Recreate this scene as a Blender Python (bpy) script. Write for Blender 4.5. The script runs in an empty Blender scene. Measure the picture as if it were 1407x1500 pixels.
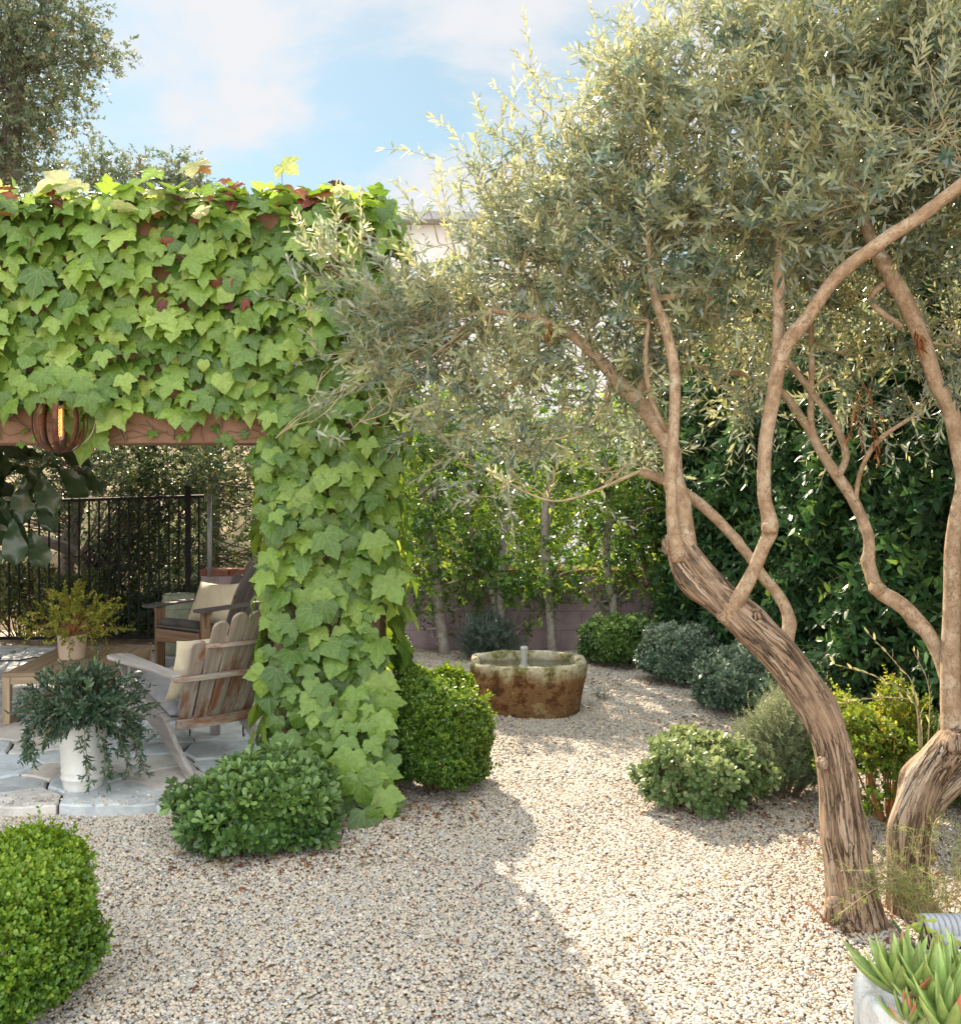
import bpy, math
import numpy as np
from mathutils import Vector, noise

rng = np.random.default_rng(11)
S = bpy.context.scene
COL = S.collection
R = math.radians
PI = math.pi
# the camera stands at the origin looking along +Y; at() turns a sighting and a distance into a place
H, F, CX, HY = 1.79, 1400.0, 703.5, 700.0


def at(px, py, d):
    return np.array([(px - CX) / F * d, d, H - (py - HY) / F * d])


def gnd(px, py, z=0.0):
    return at(px, py, F * (H - z) / (py - HY))


ORG = {}


def org(o):
    return ORG.get(o.name, np.zeros(3)) if o is not None else np.zeros(3)


def tag(o, label, cat, group=None, kind=None):
    if label:
        o['label'] = label
    if cat:
        o['category'] = cat
    if group:
        o['group'] = group
    if kind:
        o['kind'] = kind
    return o


def thing(name, label, cat, loc, rotz=0.0, group=None, local=False):
    o = bpy.data.objects.new(name, None)
    o.empty_display_size = 0.05
    COL.objects.link(o)
    o.location = [float(v) for v in loc]
    o.rotation_euler = (0, 0, rotz)
    ORG[o.name] = np.zeros(3) if local else np.array(loc, float)
    return tag(o, label, cat, group)


def nrm(a):
    return a / np.maximum(np.linalg.norm(a, axis=-1, keepdims=True), 1e-9)


def link_mesh(name, V, loops, sizes, mat, parent=None, smooth=True, attrs=None, bevel=0.0):
    V = np.asarray(V, np.float32) - org(parent).astype(np.float32)
    loops = np.asarray(loops, np.int32)
    sizes = np.asarray(sizes, np.int32)
    me = bpy.data.meshes.new(name)
    me.vertices.add(len(V))
    me.vertices.foreach_set('co', V.ravel())
    me.loops.add(len(loops))
    me.loops.foreach_set('vertex_index', loops)
    me.polygons.add(len(sizes))
    st = np.zeros(len(sizes), np.int32)
    st[1:] = np.cumsum(sizes)[:-1]
    me.polygons.foreach_set('loop_start', st)
    me.polygons.foreach_set('use_smooth', np.full(len(sizes), smooth, bool))
    for k, a in (attrs or {}).items():
        a = np.asarray(a, np.float32)
        if a.ndim == 1:
            at_ = me.attributes.new(k, 'FLOAT', 'POINT')
            at_.data.foreach_set('value', a)
        else:
            at_ = me.attributes.new(k, 'FLOAT_VECTOR', 'POINT')
            at_.data.foreach_set('vector', a.ravel())
    me.update(calc_edges=True)
    me.validate()
    if mat is not None:
        me.materials.append(mat)
    o = bpy.data.objects.new(name, me)
    COL.objects.link(o)
    if parent is not None:
        o.parent = parent
        ORG[o.name] = org(parent)
    if bevel:
        b = o.modifiers.new('bevel', 'BEVEL')
        b.width = bevel
        b.segments = 2
        b.limit_method = 'ANGLE'
        b.angle_limit = R(40)
    return o


def catmull(pts, step):
    P = np.asarray(pts, float)
    Q = np.vstack([2 * P[0] - P[1], P, 2 * P[-1] - P[-2]])
    out = []
    for i in range(len(P) - 1):
        p0, p1, p2, p3 = Q[i], Q[i + 1], Q[i + 2], Q[i + 3]
        n = max(2, int(np.linalg.norm((p2 - p1)[:3]) / step))
        t = np.linspace(0, 1, n, endpoint=False)[:, None]
        out.append(0.5 * (2 * p1 + (p2 - p0) * t + (2 * p0 - 5 * p1 + 4 * p2 - p3) * t ** 2
                          + (3 * p1 - p0 - 3 * p2 + p3) * t ** 3))
    out.append(P[-1:])
    return np.vstack(out)


class MB:
    """collects shapes and links them as ONE mesh object"""

    def __init__(s):
        s.V, s.L, s.Z, s.T, s.n = [], [], [], [], 0

    def raw(s, V, faces, tuv=None):
        V = np.asarray(V, float)
        s.V.append(V)
        s.T.append(np.asarray(tuv if tuv is not None else V, float))
        for f in faces:
            s.L.append(np.asarray(f, np.int64) + s.n)
            s.Z.append([len(f)])
        s.n += len(V)
        return s

    def arr(s, V, loops, sizes, tuv=None):
        s.V.append(V)
        s.T.append(tuv if tuv is not None else V)
        s.L.append(np.asarray(loops) + s.n)
        s.Z.append(np.asarray(sizes))
        s.n += len(V)
        return s

    def box(s, c, size, ax=None):
        """box; ax = three unit axes as rows; the grain runs along the longest side"""
        c = np.asarray(c, float)
        h = np.asarray(size, float) / 2
        A = np.eye(3) if ax is None else np.asarray(ax, float)
        l = np.array([[x, y, z] for x in (-1, 1) for y in (-1, 1) for z in (-1, 1)]) * h
        k = int(np.argmax(size))
        perm = [i for i in range(3) if i != k] + [k]
        s.raw(c + l @ A, [(0, 1, 3, 2), (4, 6, 7, 5), (0, 4, 5, 1), (2, 3, 7, 6), (0, 2, 6, 4), (1, 5, 7, 3)],
              l[:, perm] + rng.uniform(-9, 9, 3))
        return s

    def prism(s, poly, o, ex, ey, th, grain=1):
        """outline poly (2D) in the frame o, ex, ey, thickness th centred along ex x ey"""
        P = np.asarray(poly, float)
        o, ex, ey = (np.asarray(v, float) for v in (o, ex, ey))
        ez = np.cross(ex, ey)
        n = len(P)
        base = o + P[:, :1] * ex + P[:, 1:] * ey
        V = np.vstack([base - ez * th / 2, base + ez * th / 2])
        f = [tuple(range(n))[::-1], tuple(range(n, 2 * n))]
        f += [(i, (i + 1) % n, n + (i + 1) % n, n + i) for i in range(n)]
        t = np.zeros((2 * n, 3))
        t[:, 2] = np.tile(P[:, grain], 2)
        t[:, 0] = np.tile(P[:, 1 - grain], 2)
        t[n:, 1] = th
        s.raw(V, f, t + rng.uniform(-9, 9, 3))
        return s

    def tube(s, pts, rad, seg=8, step=None, caps=True, disp=None, square=False):
        P = np.asarray(pts, float)
        r = np.full(len(P), rad, float) if np.isscalar(rad) else np.asarray(rad, float)
        if step:
            C = catmull(np.column_stack([P, r]), step)
            P, r = C[:, :3], C[:, 3]
        n = len(P)
        T = nrm(np.gradient(P, axis=0))
        u = np.cross(T[0], [0.13, 0.97, 0.2] if abs(T[0][1]) < .9 else [1, 0, 0])
        u /= np.linalg.norm(u)
        U = np.zeros_like(P)
        for i in range(n):
            u = u - T[i] * np.dot(u, T[i])
            u /= np.linalg.norm(u)
            U[i] = u
        W = np.cross(T, U)
        a = np.linspace(0, 2 * PI, seg, endpoint=False) + (PI / 4 if square else 0)
        sl = np.concatenate([[0], np.cumsum(np.linalg.norm(np.diff(P, axis=0), axis=1))])
        off = rng.uniform(-9, 9)
        rr = np.repeat(r[:, None], seg, 1)
        if disp is not None:
            rr = rr + disp(a, sl, r)
        V = P[:, None] + rr[..., None] * (np.cos(a)[None, :, None] * U[:, None] + np.sin(a)[None, :, None] * W[:, None])
        tuv = np.zeros((n, seg, 3))
        rm = float(r.mean())
        tuv[..., 0] = np.cos(a) * rm
        tuv[..., 1] = np.sin(a) * rm
        tuv[..., 2] = sl[:, None]
        tuv += off
        i = np.arange(n - 1)[:, None] * seg
        j = np.arange(seg)[None]
        q = np.stack([i + j, i + (j + 1) % seg, i + seg + (j + 1) % seg, i + seg + j], -1).reshape(-1)
        s.arr(V.reshape(-1, 3), q, np.full((n - 1) * seg, 4), tuv.reshape(-1, 3))
        if caps:
            b = s.n - n * seg
            s.L += [np.arange(seg)[::-1] + b, np.arange(seg) + b + (n - 1) * seg]
            s.Z += [[seg], [seg]]
        return s

    def lathe(s, c, prof, seg=40, wob=0.0):
        c = np.asarray(c, float)
        a = np.linspace(0, 2 * PI, seg, endpoint=False)
        pr = np.asarray(prof, float)
        w = 1 + wob * np.sin(3 * a + 1) + wob * .6 * np.sin(5 * a)
        V = np.zeros((len(pr), seg, 3))
        V[..., 0] = c[0] + pr[:, :1] * np.cos(a) * w
        V[..., 1] = c[1] + pr[:, :1] * np.sin(a) * w
        V[..., 2] = c[2] + pr[:, 1:]
        n = len(pr)
        i = np.arange(n - 1)[:, None] * seg
        j = np.arange(seg)[None]
        q = np.stack([i + j, i + (j + 1) % seg, i + seg + (j + 1) % seg, i + seg + j], -1).reshape(-1)
        s.arr(V.reshape(-1, 3), q, np.full((n - 1) * seg, 4))
        return s

    def build(s, name, mat, parent=None, smooth=False, bevel=0.0):
        return link_mesh(name, np.vstack(s.V), np.concatenate(s.L), np.concatenate(s.Z), mat, parent, smooth,
                         {'tuv': np.vstack(s.T)}, bevel)


# ------------------------------------------------------------------ leaves
def lens(wide=.45, taper=.8, curl=-.10, fold=.10):
    """lance leaf, u along, v across, w up"""
    a, b = wide * .55, wide * 1.35
    return (np.array([[0, 0, 0], [a, .5, fold], [b, .5 * taper, fold + curl * .5], [1, 0, curl],
                      [b, -.5 * taper, fold + curl * .5], [a, -.5, fold], [(a + b) / 2, 0, -.0]]),
            [(0, 5, 6), (5, 4, 6), (4, 3, 6), (3, 2, 6), (2, 1, 6), (1, 0, 6)])


OLIVE = lens(.5, .9, -.06, .03)
BOX = lens(.55, 1.0, -.05, .06)
FICUS = lens(.45, .8, -.16, .10)
OBOV = (np.array([[0, 0, 0], [.45, .32, .05], [.8, .5, .04], [1, .22, -.05], [1, -.22, -.05], [.8, -.5, .04],
                  [.45, -.32, .05], [.6, 0, -.02]]),
        [(0, 6, 7), (6, 5, 7), (5, 4, 7), (4, 3, 7), (3, 2, 7), (2, 1, 7), (1, 0, 7)])
TINY = (np.array([[0, 0, 0], [.5, .5, .03], [1, 0, 0], [.5, -.5, .03]]), [(0, 3, 2), (0, 2, 1)])


class Leaves:
    def __init__(s):
        s.V, s.L, s.Z, s.t, s.uv, s.n = [], [], [], [], [], 0

    def add(s, P, D, N, L, W, tpl, tint, curl=None):
        tv, faces = tpl
        n, k = len(P), len(tv)
        if n == 0:
            return
        D = nrm(D)
        Sd = nrm(np.cross(N, D))
        N = np.cross(D, Sd)
        L = np.broadcast_to(L, (n,))
        W = np.broadcast_to(W, (n,))
        c = np.ones(n) if curl is None else curl
        V = (P[:, None] + (L[:, None] * tv[None, :, 0])[..., None] * D[:, None]
             + (W[:, None] * tv[None, :, 1])[..., None] * Sd[:, None]
             + ((L * c)[:, None] * tv[None, :, 2])[..., None] * N[:, None])
        fl = np.concatenate([np.array(f) for f in faces])
        fs = np.array([len(f) for f in faces])
        s.V.append(V.reshape(-1, 3).astype(np.float32))
        s.L.append(((np.arange(n) * k)[:, None] + fl[None]).reshape(-1) + s.n)
        s.Z.append(np.tile(fs, n))
        s.t.append(np.repeat(np.broadcast_to(tint, (n,)), k))
        uv = np.zeros((n, k, 3), np.float32)
        uv[..., :2] = tv[None, :, :2]
        uv[..., 2] = rng.random(n)[:, None]
        s.uv.append(uv.reshape(-1, 3))
        s.n += n * k

    def build(s, name, mat, parent=None, uv=False):
        a = {'tint': np.concatenate(s.t)}
        if uv:
            a['luv'] = np.vstack(s.uv)
        return link_mesh(name, np.vstack(s.V), np.concatenate(s.L), np.concatenate(s.Z), mat, parent, True, a)


def rand_dir(n):
    return nrm(rng.normal(size=(n, 3)))


def twigs(mb, A, B, r0, r1):
    """thin three-sided tapering sticks from each A to each B"""
    n = len(A)
    if n == 0:
        return
    T = nrm(B - A)
    u = nrm(np.cross(T, rand_dir(n)))
    w = np.cross(T, u)
    V = np.zeros((n, 6, 3))
    for k in range(3):
        a = 2 * PI * k / 3
        o = math.cos(a) * u + math.sin(a) * w
        V[:, k] = A + o * np.broadcast_to(r0, (n,))[:, None]
        V[:, 3 + k] = B + o * np.broadcast_to(r1, (n,))[:, None]
    fl = np.array([0, 1, 4, 3, 1, 2, 5, 4, 2, 0, 3, 5])
    mb.arr(V.reshape(-1, 3), ((np.arange(n) * 6)[:, None] + fl).reshape(-1), np.full(n * 3, 4))


def shoots(lv, tw, P, D, length, m, L, W, tpl, ang=(35, 65), mode='opp', tint=None, bend=0.0, t0=.1, rtw=.0014,
           droop=.0, jit=.12):
    """leafy shoots: n stems from P along D, m leaves on each. mode: opp, alt or whorl"""
    n = len(P)
    D = nrm(D)
    length = np.broadcast_to(length, (n,))
    u = nrm(np.cross(D, rand_dir(n)))
    w = np.cross(D, u)
    bd = rand_dir(n) * bend + np.array([0, 0, -droop])
    k = np.arange(m)
    if mode == 'opp':
        t = t0 + (1 - t0) * (k // 2 + .5) / max(1, (m + 1) // 2)
        az = (k % 2) * PI + (k // 2) * PI / 2
    elif mode == 'alt':
        t = t0 + (1 - t0) * (k + .5) / m
        az = k * 2.4
    else:
        t = 1 - .22 * (k / m)
        az = k * 2.4
    t = np.tile(t, (n, 1)) + rng.normal(0, .02, (n, m))
    az = az[None] + rng.uniform(0, 2 * PI, (n, 1)) + rng.normal(0, .35, (n, m))
    base = P[:, None] + (t * length[:, None])[..., None] * D[:, None] + (t ** 2 * length[:, None])[..., None] * bd[:, None]
    ax = nrm(D[:, None] + 2 * t[..., None] * bd[:, None])
    if mode == 'whorl':
        a = np.radians(ang[0] + (ang[1] - ang[0]) * (k / m))[None] + rng.normal(0, .15, (n, m))
    else:
        a = np.radians(rng.uniform(ang[0], ang[1], (n, m)))
    rad = np.cos(az)[..., None] * u[:, None] + np.sin(az)[..., None] * w[:, None]
    ld = nrm(ax * np.cos(a)[..., None] + rad * np.sin(a)[..., None] + rng.normal(0, jit, (n, m, 3)))
    ln = nrm(ax * np.sin(a)[..., None] - rad * np.cos(a)[..., None] + rng.normal(0, .25, (n, m, 3)))
    sz = rng.uniform(.72, 1.12, (n, m))
    if mode != 'whorl':
        sz = sz * (1 - .3 * np.clip((t - .75) / .25, 0, 1))
    ti = rng.random(n) if tint is None else np.broadcast_to(tint, (n,))
    ti = np.clip(ti[:, None] + rng.normal(0, .13, (n, m)), 0, 1)
    lv.add(base.reshape(-1, 3), ld.reshape(-1, 3), ln.reshape(-1, 3), (L * sz).ravel(), (W * sz).ravel(), tpl,
           ti.ravel(), rng.uniform(-.4, 1.6, n * m))
    if tw is not None:
        mid = P + D * length[:, None] * .5 + bd * length[:, None] * .25
        end = P + D * length[:, None] + bd * length[:, None]
        twigs(tw, P, mid, rtw, rtw * .8)
        twigs(tw, mid, end, rtw * .8, rtw * .4)


# ------------------------------------------------------------------ materials
def mat_new(name):
    m = bpy.data.materials.new(name)
    m.use_nodes = True
    nt = m.node_tree
    nt.nodes.clear()
    out = nt.nodes.new('ShaderNodeOutputMaterial')
    return m, nt, out


def nd(nt, typ, **kw):
    n = nt.nodes.new(typ)
    for k, v in kw.items():
        if k in ('ins',):
            for i, x in v.items():
                n.inputs[i].default_value = x
        else:
            setattr(n, k, v)
    return n


def ramp(nt, stops, interp='LINEAR'):
    r = nt.nodes.new('ShaderNodeValToRGB')
    e = r.color_ramp.elements
    r.color_ramp.interpolation = interp
    while len(e) < len(stops):
        e.new(.5)
    for k, (p, c) in enumerate(stops):
        e[k].position = p
        e[k].color = (*c, 1) if len(c) == 3 else c
    return r


def leaf_mat(name, stops, under=None, trans=.35, tgain=1.5, rough=.42, spec=.5, veins=False, yellow=.48):
    m, nt, out = mat_new(name)
    lk = nt.links.new
    a = nd(nt, 'ShaderNodeAttribute', attribute_name='tint')
    r = ramp(nt, stops)
    lk(a.outputs['Fac'], r.inputs[0])
    col = r.outputs[0]
    if veins:
        uv = nd(nt, 'ShaderNodeAttribute', attribute_name='luv')
        sp = nd(nt, 'ShaderNodeSeparateXYZ')
        lk(uv.outputs['Vector'], sp.inputs[0])
        av = nd(nt, 'ShaderNodeMath', operation='ABSOLUTE')
        lk(sp.outputs[1], av.inputs[0])
        best = av.outputs[0]
        for ph in (32, 58, 95):
            c = nd(nt, 'ShaderNodeMath', operation='MULTIPLY', ins={1: math.cos(R(ph))})
            lk(av.outputs[0], c.inputs[0])
            s_ = nd(nt, 'ShaderNodeMath', operation='MULTIPLY', ins={1: math.sin(R(ph))})
            lk(sp.outputs[0], s_.inputs[0])
            d = nd(nt, 'ShaderNodeMath', operation='SUBTRACT')
            lk(c.outputs[0], d.inputs[0])
            lk(s_.outputs[0], d.inputs[1])
            ab = nd(nt, 'ShaderNodeMath', operation='ABSOLUTE')
            lk(d.outputs[0], ab.inputs[0])
            mn = nd(nt, 'ShaderNodeMath', operation='MINIMUM')
            lk(best, mn.inputs[0])
            lk(ab.outputs[0], mn.inputs[1])
            best = mn.outputs[0]
        mr = nd(nt, 'ShaderNodeMapRange', ins={1: .004, 2: .024, 3: .30, 4: 0.0})
        lk(best, mr.inputs[0])
        nz = nd(nt, 'ShaderNodeTexNoise', ins={'Scale': 7.0, 'Detail': 3.0})
        lk(uv.outputs['Vector'], nz.inputs['Vector'])
        nr = nd(nt, 'ShaderNodeMapRange', ins={1: .3, 2: .7, 3: .8, 4: 1.2})
        lk(nz.outputs[0], nr.inputs[0])
        hv0 = nd(nt, 'ShaderNodeHueSaturation')
        lk(nr.outputs[0], hv0.inputs['Value'])
        lk(col, hv0.inputs['Color'])
        mx = nd(nt, 'ShaderNodeMix', data_type='RGBA')
        mx.inputs[7].default_value = (.34, .42, .14, 1)
        lk(mr.outputs[0], mx.inputs[0])
        lk(hv0.outputs[0], mx.inputs[6])
        col = mx.outputs[2]
    top = col
    if under is not None:
        g = nd(nt, 'ShaderNodeNewGeometry')
        mx = nd(nt, 'ShaderNodeMix', data_type='RGBA')
        mx.inputs[7].default_value = (*under, 1)
        lk(g.outputs['Backfacing'], mx.inputs[0])
        lk(col, mx.inputs[6])
        col = mx.outputs[2]
    p = nd(nt, 'ShaderNodeBsdfPrincipled', ins={'Roughness': rough, 'Specular IOR Level': spec})
    lk(col, p.inputs['Base Color'])
    hv = nd(nt, 'ShaderNodeHueSaturation', ins={'Hue': yellow, 'Saturation': 1.1, 'Value': tgain})
    lk(top, hv.inputs['Color'])
    t = nd(nt, 'ShaderNodeBsdfTranslucent')
    lk(hv.outputs[0], t.inputs['Color'])
    ms = nd(nt, 'ShaderNodeMixShader', ins={0: trans})
    lk(p.outputs[0], ms.inputs[1])
    lk(t.outputs[0], ms.inputs[2])
    lk(ms.outputs[0], out.inputs[0])
    return m


def surf_mat(name, stops, scale=6.0, stretch=(1, 1, 1), detail=6.0, rough=.8, bump=.2, bscale=None, dist=.01, stops2=None,
             scale2=1.5, pos2=(.45, .62), tuv=True, spec=.3, ndist=0.0, metal=0.0, off2=0.0):
    """noise-coloured surface with bump and an optional second patchy layer (stops2 = its colour)"""
    m, nt, out = mat_new(name)
    lk = nt.links.new
    if tuv:
        v = nd(nt, 'ShaderNodeAttribute', attribute_name='tuv').outputs['Vector']
    else:
        v = nd(nt, 'ShaderNodeTexCoord').outputs['Object']
    mp = nd(nt, 'ShaderNodeMapping')
    mp.inputs['Scale'].default_value = stretch
    lk(v, mp.inputs[0])
    n1 = nd(nt, 'ShaderNodeTexNoise', ins={'Scale': scale, 'Detail': detail, 'Roughness': .62, 'Distortion': ndist})
    lk(mp.outputs[0], n1.inputs['Vector'])
    r = ramp(nt, stops)
    lk(n1.outputs[0], r.inputs[0])
    col = r.outputs[0]
    if stops2 is not None:
        n2 = nd(nt, 'ShaderNodeTexNoise', ins={'Scale': scale2, 'Detail': 4.0, 'Roughness': .6})
        mp2 = nd(nt, 'ShaderNodeMapping')
        mp2.inputs['Scale'].default_value = tuple(max(.35, x ** .5) for x in stretch)
        mp2.inputs['Location'].default_value = (off2, off2, off2)
        lk(v, mp2.inputs[0])
        lk(mp2.outputs[0], n2.inputs['Vector'])
        mr = nd(nt, 'ShaderNodeMapRange', ins={1: pos2[0], 2: pos2[1], 3: 0.0, 4: 1.0})
        lk(n2.outputs[0], mr.inputs[0])
        mx = nd(nt, 'ShaderNodeMix', data_type='RGBA')
        lk(mr.outputs[0], mx.inputs[0])
        lk(col, mx.inputs[6])
        r2 = ramp(nt, stops2)
        lk(n1.outputs[0], r2.inputs[0])
        lk(r2.outputs[0], mx.inputs[7])
        col = mx.outputs[2]
    p = nd(nt, 'ShaderNodeBsdfPrincipled', ins={'Roughness': rough, 'Specular IOR Level': spec, 'Metallic': metal})
    lk(col, p.inputs['Base Color'])
    if bump:
        nb = nd(nt, 'ShaderNodeTexNoise', ins={'Scale': bscale or scale * 2, 'Detail': 6.0, 'Roughness': .65})
        lk(mp.outputs[0], nb.inputs['Vector'])
        b = nd(nt, 'ShaderNodeBump', ins={'Strength': bump, 'Distance': dist})
        lk(nb.outputs[0], b.inputs['Height'])
        lk(b.outputs[0], p.inputs['Normal'])
    lk(p.outputs[0], out.inputs[0])
    return m


M = {}
M['ivy'] = leaf_mat('ivy leaf', [(0, (.045, .105, .018)), (.4, (.125, .225, .034)), (.75, (.215, .33, .055)), (1, (.32, .43, .09))], (.19, .29, .09),
                    .36, 1.6, .38, .5, True, .485)
M['ivy_gold'] = leaf_mat('yellowing ivy leaf', [(0, (.17, .28, .06)), (.6, (.32, .39, .13)), (1, (.52, .50, .28))], None, .5, 1.5, .5, .3,
                         True)
M['ivy_red'] = leaf_mat('red autumn ivy leaf', [(0, (.05, .02, .035)), (.5, (.12, .03, .035)), (.85, (.26, .06, .03)), (1, (.35, .2, .06))], None, .3, 1.4, .5, .3,
                        True, .5)
M['olive'] = leaf_mat('olive leaf', [(0, (.055, .10, .08)), (.35, (.14, .19, .13)), (.7, (.30, .32, .165)), (1, (.46, .46, .25))], (.44, .48, .40), .40, 1.65,
                      .24, 1.0, yellow=.485)
M['olive_fresh'] = leaf_mat('young olive leaf', [(0, (.25, .28, .12)), (1, (.52, .50, .22))], (.44, .46, .32), .42, 1.4, .4, .5)
M['box'] = leaf_mat('boxwood leaf', [(0, (.035, .085, .012)), (.5, (.085, .17, .02)), (1, (.23, .33, .035))], None, .32, 1.5, .42, .5)
M['box_bright'] = leaf_mat('fresh boxwood leaf', [(0, (.05, .12, .014)), (.5, (.13, .25, .025)), (1, (.32, .44, .05))], None, .36,
                           1.5, .42, .5)
M['box_gold'] = leaf_mat('golden box leaf', [(0, (.035, .085, .014)), (.5, (.10, .19, .025)), (.9, (.29, .37, .06)), (1, (.42, .36, .06))],
                         None, .42, 1.5, .45, .4)
M['pitt'] = leaf_mat('pittosporum leaf', [(0, (.032, .085, .018)), (.45, (.10, .19, .042)), (1, (.23, .35, .09))], (.17, .25, .12), .24,
                     1.5, .35, .6)
M['vari'] = leaf_mat('pale edged leaf', [(0, (.07, .14, .045)), (.5, (.16, .24, .09)), (1, (.34, .40, .18))], (.2, .26, .12), .3,
                     1.3, .4, .5)
M['grey_shrub'] = leaf_mat('grey green leaf', [(0, (.05, .11, .065)), (.5, (.15, .23, .15)), (1, (.36, .44, .31))], (.17, .23, .15),
                           .2, 1.3, .35, .6)
M['rosemary'] = leaf_mat('silvery needle', [(0, (.08, .13, .07)), (.5, (.17, .23, .11)), (1, (.42, .45, .26))], None, .3, 1.3, .5, .4)
M['lavender'] = leaf_mat('blue grey needle', [(0, (.06, .11, .09)), (1, (.2, .27, .21))], None, .25, 1.2, .5, .4)
M['needle'] = leaf_mat('fine green needle', [(0, (.07, .13, .03)), (1, (.30, .34, .11))], None, .35, 1.3, .5, .4)
M['ficus'] = leaf_mat('ficus leaf', [(0, (.03, .085, .02)), (.5, (.09, .19, .034)), (.85, (.20, .33, .05)), (1, (.38, .50, .09))],
                      (.13, .20, .05), .36, 1.8, .28, .8)
M['hedge'] = leaf_mat('hedge leaf', [(0, (.02, .06, .025)), (.6, (.052, .135, .045)), (.9, (.11, .235, .06)), (1, (.21, .35, .08))],
                      (.07, .12, .05), .18, 1.5, .40, .3)
M['sunny'] = leaf_mat('sunlit tree leaf', [(0, (.11, .21, .03)), (.5, (.24, .36, .05)), (1, (.45, .52, .10))], None, .5, 1.6, .5, .4)
M['oak'] = leaf_mat('oak leaf', [(0, (.05, .085, .045)), (.5, (.11, .15, .08)), (.92, (.22, .23, .11)), (1, (.32, .23, .11))], (.18, .21, .14), .34,
                    1.5, .4, .6)
M['scrub'] = leaf_mat('scrub leaf', [(0, (.012, .032, .015)), (.55, (.035, .075, .028)), (.85, (.13, .18, .05)), (1, (.30, .30, .09))], None, .3, 1.5, .35, .6)
M['fig'] = leaf_mat('fig leaf', [(0, (.012, .035, .012)), (1, (.035, .085, .025))], (.05, .09, .04), .14, 1.4, .28, .7, True)
M['pot_olive'] = leaf_mat('dark narrow leaf', [(0, (.02, .05, .025)), (.6, (.04, .085, .04)), (1, (.10, .16, .07))], (.09, .14, .09), .15,
                          1.4, .36, .6)
M['gold_twig'] = leaf_mat('yellow green sprig leaf', [(0, (.14, .18, .025)), (.6, (.29, .33, .05)), (1, (.44, .44, .09))], None, .35, 1.4,
                          .5, .4)
M['litter'] = leaf_mat('dry leaf', [(0, (.14, .05, .025)), (.6, (.28, .11, .04)), (1, (.45, .36, .12))], None, .2, 1.2, .7, .2)
M['succulent'] = leaf_mat('succulent leaf', [(0, (.22, .32, .05)), (1, (.5, .55, .12))], None, .3, 1.2, .35, .5)



def mat_bark(name, plates, crack, sc, stretch, width, strength, moss=None):
    """plated bark: ridged noise running along the stem opens dark cracks"""
    m, nt, out = mat_new(name)
    lk = nt.links.new
    v = nd(nt, 'ShaderNodeAttribute', attribute_name='tuv').outputs['Vector']
    mp = nd(nt, 'ShaderNodeMapping')
    mp.inputs['Scale'].default_value = (1, 1, stretch)
    lk(v, mp.inputs[0])
    n0 = nd(nt, 'ShaderNodeTexNoise', ins={'Scale': sc * .6, 'Detail': 9.0, 'Roughness': .7})
    lk(mp.outputs[0], n0.inputs['Vector'])
    r = ramp(nt, plates)
    lk(n0.outputs[0], r.inputs[0])
    col, hgt = r.outputs[0], n0.outputs[0]
    for s_, w in ((sc, width), (sc * 2.2, width * .45)):
        n = nd(nt, 'ShaderNodeTexNoise', ins={'Scale': s_, 'Detail': 4.0, 'Roughness': .55, 'Distortion': .5})
        lk(mp.outputs[0], n.inputs['Vector'])
        a = nd(nt, 'ShaderNodeMath', operation='SUBTRACT', ins={1: .5})
        lk(n.outputs[0], a.inputs[0])
        b = nd(nt, 'ShaderNodeMath', operation='ABSOLUTE')
        lk(a.outputs[0], b.inputs[0])
        c = nd(nt, 'ShaderNodeMapRange', ins={1: w * .25, 2: w, 3: 0.0, 4: 1.0})
        lk(b.outputs[0], c.inputs[0])
        # cracks only open in places
        g = nd(nt, 'ShaderNodeTexNoise', ins={'Scale': 7.0, 'Detail': 2.0})
        lk(v, g.inputs['Vector'])
        gm = nd(nt, 'ShaderNodeMapRange', ins={1: .36, 2: .74, 3: 0.0, 4: 1.0})
        lk(g.outputs[0], gm.inputs[0])
        mxm = nd(nt, 'ShaderNodeMath', operation='MAXIMUM')
        lk(c.outputs[0], mxm.inputs[0])
        lk(gm.outputs[0], mxm.inputs[1])
        mx = nd(nt, 'ShaderNodeMix', data_type='RGBA')
        lk(mxm.outputs[0], mx.inputs[0])
        mx.inputs[6].default_value = (*crack, 1)
        lk(col, mx.inputs[7])
        col = mx.outputs[2]
        ad = nd(nt, 'ShaderNodeMath', operation='MULTIPLY_ADD', ins={1: .8})
        lk(mxm.outputs[0], ad.inputs[0])
        lk(hgt, ad.inputs[2])
        hgt = ad.outputs[0]
    p = nd(nt, 'ShaderNodeBsdfPrincipled', ins={'Roughness': .88, 'Specular IOR Level': .25})
    lk(col, p.inputs['Base Color'])
    bm = nd(nt, 'ShaderNodeBump', ins={'Strength': strength, 'Distance': .012})
    lk(hgt, bm.inputs['Height'])
    lk(bm.outputs[0], p.inputs['Normal'])
    lk(p.outputs[0], out.inputs[0])
    return m


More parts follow.
